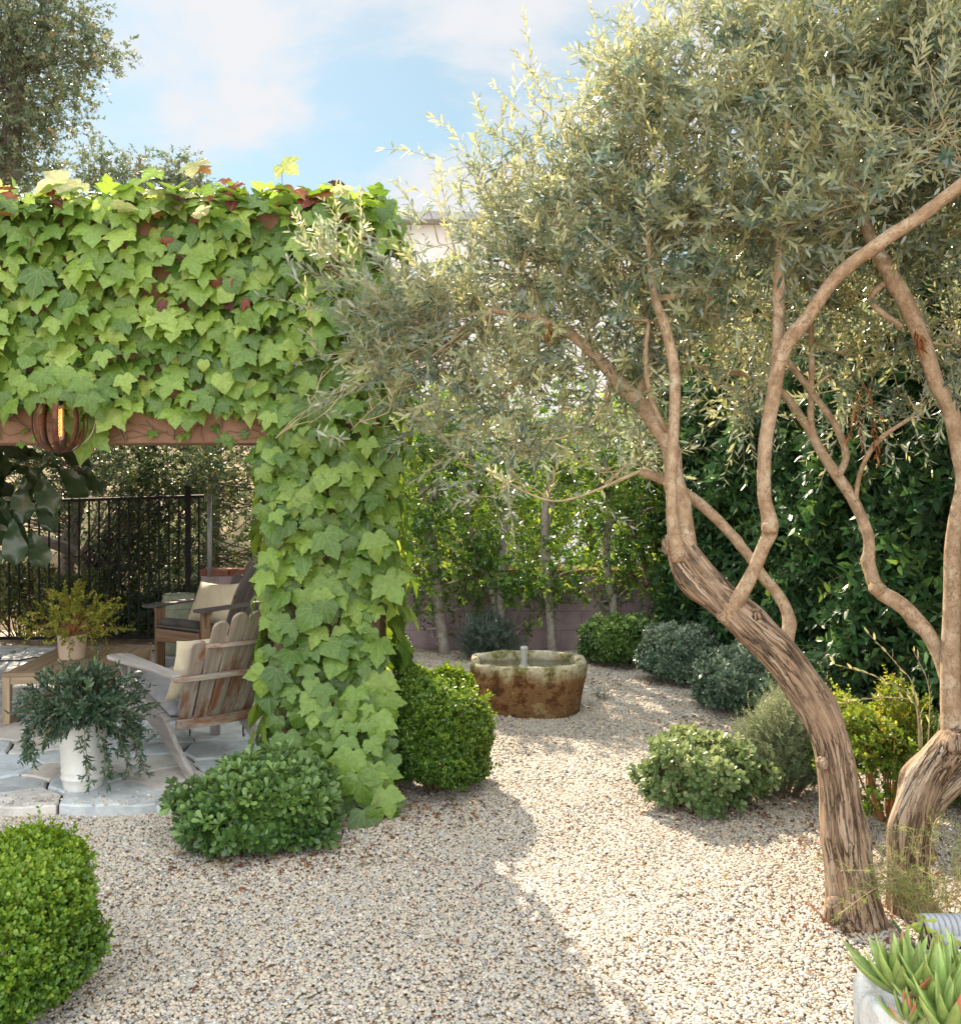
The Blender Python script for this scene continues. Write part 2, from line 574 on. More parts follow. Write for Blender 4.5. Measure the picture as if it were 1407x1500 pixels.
M['bark'] = mat_bark('olive bark', [(.28, (.14, .085, .055)), (.43, (.27, .18, .115)), (.55, (.36, .255, .175)), (.66, (.42, .34, .26)), (.8, (.50, .45, .37))], (.075, .045, .028), 30, .10, .038, 1.0)
M['limb'] = mat_bark('smooth olive limb', [(.22, (.13, .075, .042)), (.34, (.25, .165, .10)), (.46, (.33, .225, .14)), (.56, (.41, .30, .20)), (.68, (.48, .40, .30)), (.8, (.52, .48, .40))], (.20, .125, .075), 34, .75, .02, .5)
M['twig'] = surf_mat('twig', [(.3, (.28, .21, .12)), (.7, (.50, .41, .25))], 30, (1, 1, 1), 3, .85, 0, tuv=False)
M['dark_twig'] = surf_mat('dark twig', [(.3, (.10, .07, .045)), (.7, (.22, .16, .10))], 30, (1, 1, 1), 3, .85, 0, tuv=False)
M['orange_twig'] = surf_mat('orange twig', [(.3, (.30, .13, .05)), (.7, (.50, .26, .10))], 30, (1, 1, 1), 3, .85, 0, tuv=False)
M['grey_bark'] = surf_mat('pale grey bark', [(.3, (.22, .18, .15)), (.55, (.40, .36, .32)), (.8, (.55, .51, .47))], 18, (1, 1, 1.1), 6,
                          .85, .4, 40, .006)
M['oak_bark'] = surf_mat('oak bark', [(.3, (.06, .045, .035)), (.7, (.22, .18, .15))], 14, (1, 1, .4), 6, .9, .8, 25, .02)
M['wood'] = surf_mat('weathered teak', [(.25, (.17, .13, .10)), (.5, (.31, .255, .21)), (.75, (.46, .40, .34))], 28, (1, 1, .055), 7, .75,
                     .5, 40, .003, [(.25, (.12, .045, .022)), (.7, (.30, .14, .075))], 9.0, (.50, .62))
M['wood_grey'] = surf_mat('silvered teak', [(.25, (.20, .17, .155)), (.5, (.36, .325, .30)), (.75, (.50, .46, .43))], 28, (1, 1, .05), 7, .75,
                          .5, 40, .003)
M['wood_dark'] = surf_mat('dark grey teak', [(.25, (.06, .052, .055)), (.5, (.12, .105, .10)), (.75, (.21, .19, .18))], 28, (1, 1, .05), 7, .7,
                          .5, 40, .003)
M['wood_brown'] = surf_mat('brown teak', [(.25, (.12, .065, .035)), (.5, (.24, .145, .085)), (.75, (.36, .25, .16))], 26, (1, 1, .06), 7, .7,
                           .5, 40, .003)
M['wood_table'] = surf_mat('pale teak', [(.25, (.20, .135, .08)), (.5, (.31, .22, .14)), (.75, (.43, .33, .22))], 24, (1, 1, .06), 7, .65,
                           .35, 40, .003)
M['stucco'] = surf_mat('brown pink stucco', [(.3, (.17, .09, .062)), (.55, (.25, .145, .10)), (.8, (.33, .205, .15))], 5, (1, 1, .6), 8, .9, .5,
                       90, .006, tuv=False)
M['ceiling'] = surf_mat('ceiling boards', [(.3, (.16, .10, .07)), (.7, (.30, .21, .15))], 12, (.08, 1, 1), 6, .8, .3, tuv=False)
M['iron'] = surf_mat('black iron', [(.3, (.012, .012, .014)), (.7, (.03, .028, .028))], 20, (1, 1, 1), 4, .75, .2, tuv=False, spec=.15)
M['rust'] = surf_mat('rusty strap iron', [(.3, (.035, .022, .02)), (.5, (.10, .04, .025)), (.75, (.22, .07, .035))], 22, (1, 1, 1), 6, .6, .4,
                     tuv=False, metal=.3)
M['zinc'] = surf_mat('grey galvanised pipe', [(.3, (.28, .30, .31)), (.7, (.42, .44, .45))], 9, (1, 1, 1), 4, .45, .1, tuv=False, metal=.5)
M['tan_pipe'] = surf_mat('tan clay pipe', [(.3, (.30, .24, .19)), (.7, (.46, .39, .32))], 14, (1, 1, 1), 5, .8, .3, tuv=False)
M['white_glaze'] = surf_mat('white glazed pot', [(.3, (.62, .60, .55)), (.6, (.76, .75, .71)), (.85, (.80, .79, .76))], 7, (1, 1, 1), 6, .35, .12,
                            40, .004, [(.3, (.46, .41, .33)), (.7, (.66, .62, .55))], 6, (.56, .74), tuv=False, spec=.5)
M['cream_clay'] = surf_mat('cream clay pot', [(.3, (.52, .38, .28)), (.7, (.68, .54, .42))], 8, (1, 1, 1), 6, .6, .15, 40, .004, tuv=False)
M['green_glaze'] = surf_mat('grey green glaze', [(.3, (.20, .22, .15)), (.7, (.36, .38, .28))], 9, (1, 1, 1), 5, .4, .2, tuv=False)
M['dark_glaze'] = surf_mat('black glaze', [(.3, (.02, .02, .025)), (.7, (.05, .05, .055))], 9, (1, 1, 1), 5, .3, .1, tuv=False)
M['soil'] = surf_mat('soil', [(.3, (.03, .02, .013)), (.7, (.09, .06, .04))], 40, (1, 1, 1), 5, .95, .6, tuv=False)
M['cream_cloth'] = surf_mat('cream silk cushion', [(.3, (.60, .50, .33)), (.6, (.72, .63, .46)), (.8, (.78, .71, .56))], 5, (2.5, .5, 1), 5, .75, .25,
                            160, .002, tuv=False)
M['grey_cloth'] = surf_mat('grey canvas', [(.3, (.27, .26, .27)), (.7, (.37, .36, .37))], 8, (1, 1, 1), 5, .9, .3, 220, .002, tuv=False)
M['dark_cloth'] = surf_mat('charcoal canvas', [(.3, (.09, .085, .08)), (.7, (.15, .14, .13))], 8, (1, 1, 1), 5, .9, .3, 220, .002, tuv=False)
M['rubber'] = surf_mat('black cable', [(.3, (.012, .012, .012)), (.7, (.03, .03, .03))], 9, (1, 1, 1), 2, .6, 0, tuv=False)
M['cap_brick'] = surf_mat('brick red cap', [(.3, (.16, .06, .04)), (.7, (.34, .15, .10))], 14, (1, 1, 1), 6, .85, .5, 60, .006, tuv=False)
M['white_render'] = surf_mat('white house wall', [(.3, (.58, .57, .56)), (.7, (.68, .67, .66))], 2, (1, 1, 1), 6, .9, .2, 60, .004, tuv=False)
M['slate'] = surf_mat('grey roof', [(.3, (.26, .27, .29)), (.7, (.40, .41, .43))], 5, (1, 1, 1), 6, .8, .3, tuv=False)
M['dark_glass'] = surf_mat('window glass', [(.3, (.04, .05, .06)), (.7, (.07, .08, .09))], 2, (1, 1, 1), 2, .08, 0, tuv=False, spec=.8)
M['grey_stone'] = surf_mat('grey cast stone', [(.3, (.30, .31, .34)), (.7, (.46, .47, .50))], 9, (1, 1, 1), 6, .85, .3, 60, .005, tuv=False)
M['white_rock'] = surf_mat('chalky white stone', [(.28, (.36, .34, .31)), (.42, (.78, .77, .75)), (.75, (.86, .86, .85))], 6, (1, 1, 1), 8, .8, .8,
                           14, .03, tuv=False)
M['hill'] = surf_mat('dry slope', [(.3, (.20, .13, .07)), (.6, (.38, .28, .16)), (.8, (.48, .38, .22))], 2.5, (1, 1, 1), 9, .95, .8, 20, .05,
                     [(.3, (.08, .10, .03)), (.7, (.2, .2, .08))], .8, (.45, .6), tuv=False)


def mat_wall():
    m, nt, out = mat_new('mauve block wall')
    lk = nt.links.new
    tc = nd(nt, 'ShaderNodeTexCoord')
    mp = nd(nt, 'ShaderNodeMapping')
    mp.inputs['Rotation'].default_value = (R(90), 0, 0)
    lk(tc.outputs['Object'], mp.inputs[0])
    br = nd(nt, 'ShaderNodeTexBrick', ins={'Scale': 1.0, 'Mortar Size': .007, 'Mortar Smooth': .6, 'Brick Width': .42, 'Row Height': .2,
                                           'Bias': 0.0})
    br.inputs['Color1'].default_value = (.47, .36, .40, 1)
    br.inputs['Color2'].default_value = (.50, .385, .42, 1)
    br.inputs['Mortar'].default_value = (.40, .30, .33, 1)
    lk(mp.outputs[0], br.inputs['Vector'])
    n = nd(nt, 'ShaderNodeTexNoise', ins={'Scale': 3.0, 'Detail': 8.0, 'Roughness': .65})
    lk(tc.outputs['Object'], n.inputs['Vector'])
    r = ramp(nt, [(.3, (.62, .58, .55)), (.55, (1, 1, 1)), (.8, (1.25, 1.12, 1.05))])
    lk(n.outputs[0], r.inputs[0])
    mx = nd(nt, 'ShaderNodeMix', data_type='RGBA', blend_type='MULTIPLY', ins={0: 1.0})
    lk(br.outputs[0], mx.inputs[6])
    lk(r.outputs[0], mx.inputs[7])
    p = nd(nt, 'ShaderNodeBsdfPrincipled', ins={'Roughness': .9, 'Specular IOR Level': .2})
    lk(mx.outputs[2], p.inputs['Base Color'])
    n2 = nd(nt, 'ShaderNodeTexNoise', ins={'Scale': 60.0, 'Detail': 5.0})
    lk(tc.outputs['Object'], n2.inputs['Vector'])
    ad = nd(nt, 'ShaderNodeMath', operation='MULTIPLY_ADD', ins={1: -3.0})
    lk(br.outputs['Fac'], ad.inputs[0])
    lk(n2.outputs[0], ad.inputs[2])
    b = nd(nt, 'ShaderNodeBump', ins={'Strength': .5, 'Distance': .006})
    lk(ad.outputs[0], b.inputs['Height'])
    lk(b.outputs[0], p.inputs['Normal'])
    lk(p.outputs[0], out.inputs[0])
    return m


def mat_flag():
    m, nt, out = mat_new('flagstone')
    lk = nt.links.new
    tc = nd(nt, 'ShaderNodeTexCoord')
    t = nd(nt, 'ShaderNodeAttribute', attribute_name='tint')
    r = ramp(nt, [(0, (.38, .39, .40)), (.2, (.52, .55, .57)), (.5, (.56, .61, .64)), (.75, (.66, .65, .62)), (1, (.56, .50, .45))])
    lk(t.outputs['Fac'], r.inputs[0])
    n = nd(nt, 'ShaderNodeTexNoise', ins={'Scale': 5.0, 'Detail': 9.0, 'Roughness': .68, 'Distortion': .6})
    lk(tc.outputs['Object'], n.inputs['Vector'])
    r2 = ramp(nt, [(.28, (.55, .53, .52)), (.5, (.95, .95, .95)), (.75, (1.3, 1.28, 1.22))])
    lk(n.outputs[0], r2.inputs[0])
    mx = nd(nt, 'ShaderNodeMix', data_type='RGBA', blend_type='MULTIPLY', ins={0: 1.0})
    lk(r.outputs[0], mx.inputs[6])
    lk(r2.outputs[0], mx.inputs[7])
    p = nd(nt, 'ShaderNodeBsdfPrincipled', ins={'Roughness': .7, 'Specular IOR Level': .35})
    lk(mx.outputs[2], p.inputs['Base Color'])
    n2 = nd(nt, 'ShaderNodeTexNoise', ins={'Scale': 11.0, 'Detail': 9.0, 'Roughness': .6})
    lk(tc.outputs['Object'], n2.inputs['Vector'])
    b = nd(nt, 'ShaderNodeBump', ins={'Strength': .7, 'Distance': .02})
    lk(n2.outputs[0], b.inputs['Height'])
    lk(b.outputs[0], p.inputs['Normal'])
    lk(p.outputs[0], out.inputs[0])
    return m


def mat_pebble(inst=True):
    m, nt, out = mat_new('river pebble' if inst else 'gravel bed')
    lk = nt.links.new
    stops = [(0, (.20, .185, .17)), (.08, (.32, .30, .28)), (.24, (.40, .395, .39)), (.42, (.49, .435, .345)), (.64, (.55, .475, .37)),
             (.8, (.50, .37, .26)), (.9, (.66, .61, .54)), (1, (.36, .22, .14))]
    r = ramp(nt, stops)
    p = nd(nt, 'ShaderNodeBsdfPrincipled', ins={'Roughness': .62, 'Specular IOR Level': .35})
    if inst:
        a = nd(nt, 'ShaderNodeAttribute', attribute_name='tint', attribute_type='INSTANCER')
        lk(a.outputs['Fac'], r.inputs[0])
        lk(r.outputs[0], p.inputs['Base Color'])
    else:
        tc = nd(nt, 'ShaderNodeTexCoord')
        v = nd(nt, 'ShaderNodeTexVoronoi', ins={'Scale': 55.0})
        lk(tc.outputs['Object'], v.inputs['Vector'])
        sp = nd(nt, 'ShaderNodeSeparateColor')
        lk(v.outputs['Color'], sp.inputs[0])
        lk(sp.outputs[0], r.inputs[0])
        mx = nd(nt, 'ShaderNodeMix', data_type='RGBA', blend_type='MULTIPLY', ins={0: 1.0})
        lk(r.outputs[0], mx.inputs[6])
        mx.inputs[7].default_value = (1.0, .85, .68, 1)
        lk(mx.outputs[2], p.inputs['Base Color'])
        b = nd(nt, 'ShaderNodeBump', ins={'Strength': 1.0, 'Distance': .012})
        b.invert = True
        lk(v.outputs['Distance'], b.inputs['Height'])
        lk(b.outputs[0], p.inputs['Normal'])
    lk(p.outputs[0], out.inputs[0])
    return m


def mat_trough():
    m, nt, out = mat_new('mossy rust stained stone')
    lk = nt.links.new
    tc = nd(nt, 'ShaderNodeTexCoord')
    n = nd(nt, 'ShaderNodeTexNoise', ins={'Scale': 8.0, 'Detail': 10.0, 'Roughness': .74, 'Distortion': .15})
    lk(tc.outputs['Object'], n.inputs['Vector'])
    r = ramp(nt, [(.30, (.02, .012, .008)), (.40, (.07, .035, .014)), (.46, (.15, .065, .022)), (.51, (.25, .15, .07)), (.56, (.15, .075, .025)), (.63, (.38, .27, .14)),
                  (.74, (.10, .07, .03))])
    lk(n.outputs[0], r.inputs[0])
    # pale lichen band round the rim, with moss patches
    sp = nd(nt, 'ShaderNodeSeparateXYZ')
    lk(tc.outputs['Object'], sp.inputs[0])
    n2 = nd(nt, 'ShaderNodeTexNoise', ins={'Scale': 7.0, 'Detail': 6.0, 'Roughness': .6})
    lk(tc.outputs['Object'], n2.inputs['Vector'])
    ad = nd(nt, 'ShaderNodeMath', operation='MULTIPLY_ADD', ins={1: .26})
    lk(n2.outputs[0], ad.inputs[0])
    lk(sp.outputs[2], ad.inputs[2])
    mr = nd(nt, 'ShaderNodeMapRange', ins={1: .40, 2: .50, 3: 0.0, 4: 1.0})
    lk(ad.outputs[0], mr.inputs[0])
    mx = nd(nt, 'ShaderNodeMix', data_type='RGBA')
    lk(mr.outputs[0], mx.inputs[0])
    lk(r.outputs[0], mx.inputs[6])
    r3 = ramp(nt, [(.34, (.05, .06, .015)), (.44, (.20, .19, .07)), (.52, (.46, .42, .28)), (.66, (.64, .60, .48))])
    lk(n.outputs[0], r3.inputs[0])
    lk(r3.outputs[0], mx.inputs[7])
    p = nd(nt, 'ShaderNodeBsdfPrincipled', ins={'Roughness': .85, 'Specular IOR Level': .3})
    lk(mx.outputs[2], p.inputs['Base Color'])
    n4 = nd(nt, 'ShaderNodeTexNoise', ins={'Scale': 26.0, 'Detail': 8.0, 'Roughness': .7})
    lk(tc.outputs['Object'], n4.inputs['Vector'])
    b = nd(nt, 'ShaderNodeBump', ins={'Strength': .9, 'Distance': .015})
    lk(n4.outputs[0], b.inputs['Height'])
    lk(b.outputs[0], p.inputs['Normal'])
    lk(p.outputs[0], out.inputs[0])
    return m


def mat_water(name, col, rough=.03):
    m, nt, out = mat_new(name)
    lk = nt.links.new
    p = nd(nt, 'ShaderNodeBsdfPrincipled', ins={'Roughness': rough, 'Transmission Weight': .85, 'IOR': 1.33})
    p.inputs['Base Color'].default_value = (*col, 1)
    tc = nd(nt, 'ShaderNodeTexCoord')
    n = nd(nt, 'ShaderNodeTexNoise', ins={'Scale': 22.0, 'Detail': 3.0})
    lk(tc.outputs['Object'], n.inputs['Vector'])
    b = nd(nt, 'ShaderNodeBump', ins={'Strength': .35, 'Distance': .01})
    lk(n.outputs[0], b.inputs['Height'])
    lk(b.outputs[0], p.inputs['Normal'])
    lk(p.outputs[0], out.inputs[0])
    return m


def mat_emit(name, col, strength):
    m, nt, out = mat_new(name)
    e = nd(nt, 'ShaderNodeEmission', ins={'Strength': strength})
    e.inputs[0].default_value = (*col, 1)
    nt.links.new(e.outputs[0], out.inputs[0])
    return m


def mat_aloe():
    """green succulent leaf flushing red near the tip of some leaves"""
    m, nt, out = mat_new('aloe leaf')
    lk = nt.links.new
    a = nd(nt, 'ShaderNodeAttribute', attribute_name='luv')
    sp = nd(nt, 'ShaderNodeSeparateXYZ')
    lk(a.outputs['Vector'], sp.inputs[0])
    r0 = ramp(nt, [(0, (.42, .46, .24)), (.35, (.24, .35, .09)), (.93, (.34, .45, .13)), (1, (.34, .20, .09))])
    lk(sp.outputs[0], r0.inputs[0])
    tc = nd(nt, 'ShaderNodeTexCoord')
    nz = nd(nt, 'ShaderNodeTexNoise', ins={'Scale': 45.0, 'Detail': 5.0, 'Roughness': .7})
    lk(tc.outputs['Object'], nz.inputs['Vector'])
    am = nd(nt, 'ShaderNodeMath', operation='MULTIPLY_ADD', ins={1: .5})
    lk(sp.outputs[2], am.inputs[0])
    lk(nz.outputs[0], am.inputs[2])
    vm = nd(nt, 'ShaderNodeMapRange', ins={1: .35, 2: 1.0, 3: .6, 4: 1.25})
    lk(am.outputs[0], vm.inputs[0])
    r = nd(nt, 'ShaderNodeHueSaturation')
    lk(vm.outputs[0], r.inputs['Value'])
    lk(r0.outputs[0], r.inputs['Color'])
    r2 = ramp(nt, [(0, (.34, .40, .16)), (.4, (.45, .36, .15)), (.8, (.55, .17, .10)), (1, (.60, .22, .14))])
    lk(sp.outputs[0], r2.inputs[0])
    g = nd(nt, 'ShaderNodeMapRange', ins={1: .74, 2: .86, 3: 0.0, 4: 1.0})
    lk(sp.outputs[2], g.inputs[0])
    mx = nd(nt, 'ShaderNodeMix', data_type='RGBA')
    lk(g.outputs[0], mx.inputs[0])
    lk(r.outputs[0], mx.inputs[6])
    lk(r2.outputs[0], mx.inputs[7])
    p = nd(nt, 'ShaderNodeBsdfPrincipled', ins={'Roughness': .38, 'Specular IOR Level': .5, 'Subsurface Weight': .25,
                                               'Subsurface Scale': .01})
    lk(mx.outputs[2], p.inputs['Base Color'])
    lk(p.outputs[0], out.inputs[0])
    return m


M['wall'] = mat_wall()
M['flag'] = mat_flag()
M['pebble'] = mat_pebble(True)
M['gravel_bed'] = mat_pebble(False)
M['trough'] = mat_trough()
M['water'] = mat_water('basin water', (.55, .58, .42))
M['jet'] = mat_water('bubbling water', (.95, .96, .96), .2)
M['jet'].node_tree.nodes['Principled BSDF'].inputs['Transmission Weight'].default_value = .6
M['glass'] = mat_water('bulb glass', (1, .93, .8), .02)
M['filament'] = mat_emit('glowing filament', (1, .25, .035), 2.6)
M['aloe'] = mat_aloe()

# ------------------------------------------------------------------ camera, sun and sky
cam = bpy.data.cameras.new('camera')
cam.sensor_fit = 'VERTICAL'
cam.sensor_height = 36.0
cam.lens = F * 36.0 / 1500.0
cam.shift_y = -50.0 / 1500.0
cam.clip_end = 2000.0
co = bpy.data.objects.new('camera', cam)
COL.objects.link(co)
co.location = (0, 0, H)
co.rotation_euler = (R(90), 0, 0)
S.camera = co

AZ, EL = R(-21.0), R(37.0)
tosun = Vector((math.sin(AZ) * math.cos(EL), math.cos(AZ) * math.cos(EL), math.sin(EL)))
sl = bpy.data.lights.new('sun', 'SUN')
sl.energy = 5.0
sl.angle = R(.55)
sl.color = (1.0, .84, .64)
so = bpy.data.objects.new('sun', sl)
COL.objects.link(so)
so.location = (-6, 16, 14)
so.rotation_euler = tosun.to_track_quat('Z', 'Y').to_euler()

W = bpy.data.worlds.new('World')
S.world = W
W.use_nodes = True
nt = W.node_tree
nt.nodes.clear()
lk = nt.links.new
wo = nd(nt, 'ShaderNodeOutputWorld')
bg = nd(nt, 'ShaderNodeBackground', ins={'Strength': .15})
lk(bg.outputs[0], wo.inputs[0])
sky = nd(nt, 'ShaderNodeTexSky', sky_type='NISHITA')
sky.sun_disc = False
sky.sun_elevation = EL
sky.sun_rotation = AZ
sky.air_density = 1.0
sky.dust_density = .3
sky.ozone_density = 2.0
tc = nd(nt, 'ShaderNodeTexCoord')
sp = nd(nt, 'ShaderNodeSeparateXYZ')
lk(tc.outputs['Generated'], sp.inputs[0])
mpz = nd(nt, 'ShaderNodeMath', operation='MAXIMUM', ins={1: 0.0})
lk(sp.outputs[2], mpz.inputs[0])
dv = nd(nt, 'ShaderNodeMath', operation='ADD', ins={1: .32})
lk(mpz.outputs[0], dv.inputs[0])
cmb = nd(nt, 'ShaderNodeCombineXYZ')
for k in (0, 1):
    q = nd(nt, 'ShaderNodeMath', operation='DIVIDE')
    lk(sp.outputs[k], q.inputs[0])
    lk(dv.outputs[0], q.inputs[1])
    lk(q.outputs[0], cmb.inputs[k])
cmb.inputs[2].default_value = 6.4
cn = nd(nt, 'ShaderNodeTexNoise', ins={'Scale': 2.6, 'Detail': 7.0, 'Roughness': .55, 'Distortion': .25})
lk(cmb.outputs[0], cn.inputs['Vector'])
cr = nd(nt, 'ShaderNodeMapRange', interpolation_type='SMOOTHSTEP', ins={1: .42, 2: .60, 3: 0.28, 4: .97})
lk(cn.outputs[0], cr.inputs[0])
cmx = nd(nt, 'ShaderNodeMix', data_type='RGBA')
hs = nd(nt, 'ShaderNodeHueSaturation', ins={'Hue': .462, 'Saturation': 1.15, 'Value': .30})
lk(sky.outputs[0], hs.inputs['Color'])
lk(hs.outputs[0], cmx.inputs[6])
# added fill light: clouds out of view made brighter overhead and behind the camera
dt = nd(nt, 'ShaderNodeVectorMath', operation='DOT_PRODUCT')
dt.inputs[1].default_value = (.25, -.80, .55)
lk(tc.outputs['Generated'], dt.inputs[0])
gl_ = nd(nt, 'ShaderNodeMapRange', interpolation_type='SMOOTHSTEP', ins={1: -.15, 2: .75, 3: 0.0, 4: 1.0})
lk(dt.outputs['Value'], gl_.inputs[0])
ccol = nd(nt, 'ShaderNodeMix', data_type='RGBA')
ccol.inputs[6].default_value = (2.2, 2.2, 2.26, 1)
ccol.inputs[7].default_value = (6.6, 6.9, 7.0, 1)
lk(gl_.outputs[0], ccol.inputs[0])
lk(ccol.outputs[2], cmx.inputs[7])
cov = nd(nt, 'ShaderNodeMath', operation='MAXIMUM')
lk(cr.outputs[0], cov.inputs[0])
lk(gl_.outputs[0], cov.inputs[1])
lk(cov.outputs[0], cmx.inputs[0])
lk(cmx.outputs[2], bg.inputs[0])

S.view_settings.view_transform = 'Standard'
S.view_settings.look = 'None'
S.view_settings.exposure = 1.45
S.view_settings.gamma = 1.0
S.cycles.max_bounces = 8
S.cycles.diffuse_bounces = 4
S.cycles.glossy_bounces = 3
S.cycles.transmission_bounces = 6
S.cycles.transparent_max_bounces = 8
S.cycles.use_denoising = True
S.cycles.sample_clamp_indirect = 6.0

# ------------------------------------------------------------------ ground, gravel, patio
def gh(x, y):
    return (.010 * np.sin(2.3 * x + 1.1 * y) + .008 * np.sin(3.7 * y - 1.9 * x + 1) + .006 * np.sin(6.1 * x + 4.3 * y + 2)
            + .005 * np.sin(9.3 * x - 7.9 * y))


g = MB()
ax_ = np.concatenate([[-300, -60, -20], np.linspace(-6, 6, 121), [20, 60, 300]])
ay_ = np.concatenate([[-300, -60, -10], np.linspace(0, 10.4, 105), [20, 60, 300]])
X, Y = np.meshgrid(ax_, ay_)
near = (np.abs(X) <= 6) & (Y >= 0) & (Y <= 10.4)
Z = np.where(near, gh(X, Y), 0.0) - .012
nx, ny = len(ax_), len(ay_)
i = np.arange(ny - 1)[:, None] * nx
j = np.arange(nx - 1)[None]
q = np.stack([i + j, i + j + 1, i + nx + j + 1, i + nx + j], -1).reshape(-1)
g.arr(np.stack([X, Y, Z], -1).reshape(-1, 3), q, np.full((nx - 1) * (ny - 1), 4))
tag(g.build('ground', M['gravel_bed'], None, True), 'bare earth and grit under the pea gravel', 'ground', kind='structure')

PX0, PX1, PY0, PY1 = -6.0, -.72, 5.06, 9.93          # the patio


def pebbles(n, x0, x1, y0, y1, size):
    y = rng.uniform(y0, y1, n)
    x = rng.uniform(x0, x1, n)
    k = (np.abs(x) < .53 * y + .7) & ~((x < PX1 + .05 * np.sin(9 * y)) & (y > PY0 + .02))
    x, y = x[k], y[k]
    n = len(x)
    s = size * np.exp(rng.normal(0, .30, n))
    sc = np.stack([s * rng.uniform(.85, 1.25, n), s * rng.uniform(.65, .95, n), s * rng.uniform(.45, .7, n)], -1)
    P = np.stack([x, y, gh(x, y) + rng.uniform(-.25, .38, n) * size], -1)
    rot = np.stack([rng.normal(0, .35, n), rng.normal(0, .35, n), rng.uniform(0, 6.28, n)], -1)
    return P, sc, rot


A = pebbles(270000, -3.4, 3.4, 2.5, 5.6, .0058)
B = pebbles(190000, -1.2, 3.7, 5.6, 9.95, .0082)
n = 320                                              # grains kicked up onto the slab edge
Cx, Cy = rng.uniform(-2.8, -.75, n), PY0 + .01 + rng.gamma(1.2, .07, n)
Cs = .0062 * np.exp(rng.normal(0, .3, n))
A = (np.vstack([A[0], np.column_stack([Cx, Cy, np.full(n, .056)])]), np.vstack([A[1], np.column_stack([Cs * 1.1, Cs * .8, Cs * .6])]),
     np.vstack([A[2], np.column_stack([0 * Cx, 0 * Cx, rng.uniform(0, 6, n)])]))
P = np.vstack([A[0], B[0]])
gt = rng.random(len(P))
gv = link_mesh('gravel', P, [], [], None, None, False,
               {'tint': gt, 'scl': np.vstack([A[1], B[1]]), 'rot': np.vstack([A[2], B[2]])})
tag(gv, 'loose cream and grey pea gravel covering the garden floor', 'gravel', kind='stuff')
ng = bpy.data.node_groups.new('pebbles', 'GeometryNodeTree')
ng.interface.new_socket('Geometry', in_out='INPUT', socket_type='NodeSocketGeometry')
ng.interface.new_socket('Geometry', in_out='OUTPUT', socket_type='NodeSocketGeometry')
gi, go = ng.nodes.new('NodeGroupInput'), ng.nodes.new('NodeGroupOutput')
ico = ng.nodes.new('GeometryNodeMeshIcoSphere')
ico.inputs['Radius'].default_value = 1.0
ico.inputs['Subdivisions'].default_value = 2
ss = ng.nodes.new('GeometryNodeSetShadeSmooth')
sm = ng.nodes.new('GeometryNodeSetMaterial')
sm.inputs['Material'].default_value = M['pebble']
ip = ng.nodes.new('GeometryNodeInstanceOnPoints')
n1 = ng.nodes.new('GeometryNodeInputNamedAttribute')
n1.data_type = 'FLOAT_VECTOR'
n1.inputs['Name'].default_value = 'scl'
n2 = ng.nodes.new('GeometryNodeInputNamedAttribute')
n2.data_type = 'FLOAT_VECTOR'
n2.inputs['Name'].default_value = 'rot'
L_ = ng.links.new
L_(ico.outputs['Mesh'], ss.inputs[0])
L_(ss.outputs[0], sm.inputs[0])
L_(gi.outputs[0], ip.inputs['Points'])
L_(sm.outputs[0], ip.inputs['Instance'])
L_(n1.outputs[0], ip.inputs['Scale'])
L_(n2.outputs[0], ip.inputs['Rotation'])
L_(ip.outputs[0], go.inputs[0])
md = gv.modifiers.new('pebbles', 'NODES')
md.node_group = ng


def clip(poly, p, n):
    """keep the side where (x-p).n <= 0"""
    out = []
    for a, b in zip(poly, np.roll(poly, -1, 0)):
        da, db = np.dot(a - p, n), np.dot(b - p, n)
        if da <= 0:
            out.append(a)
        if da * db < 0:
            out.append(a + (b - a) * da / (da - db))
    return np.array(out)


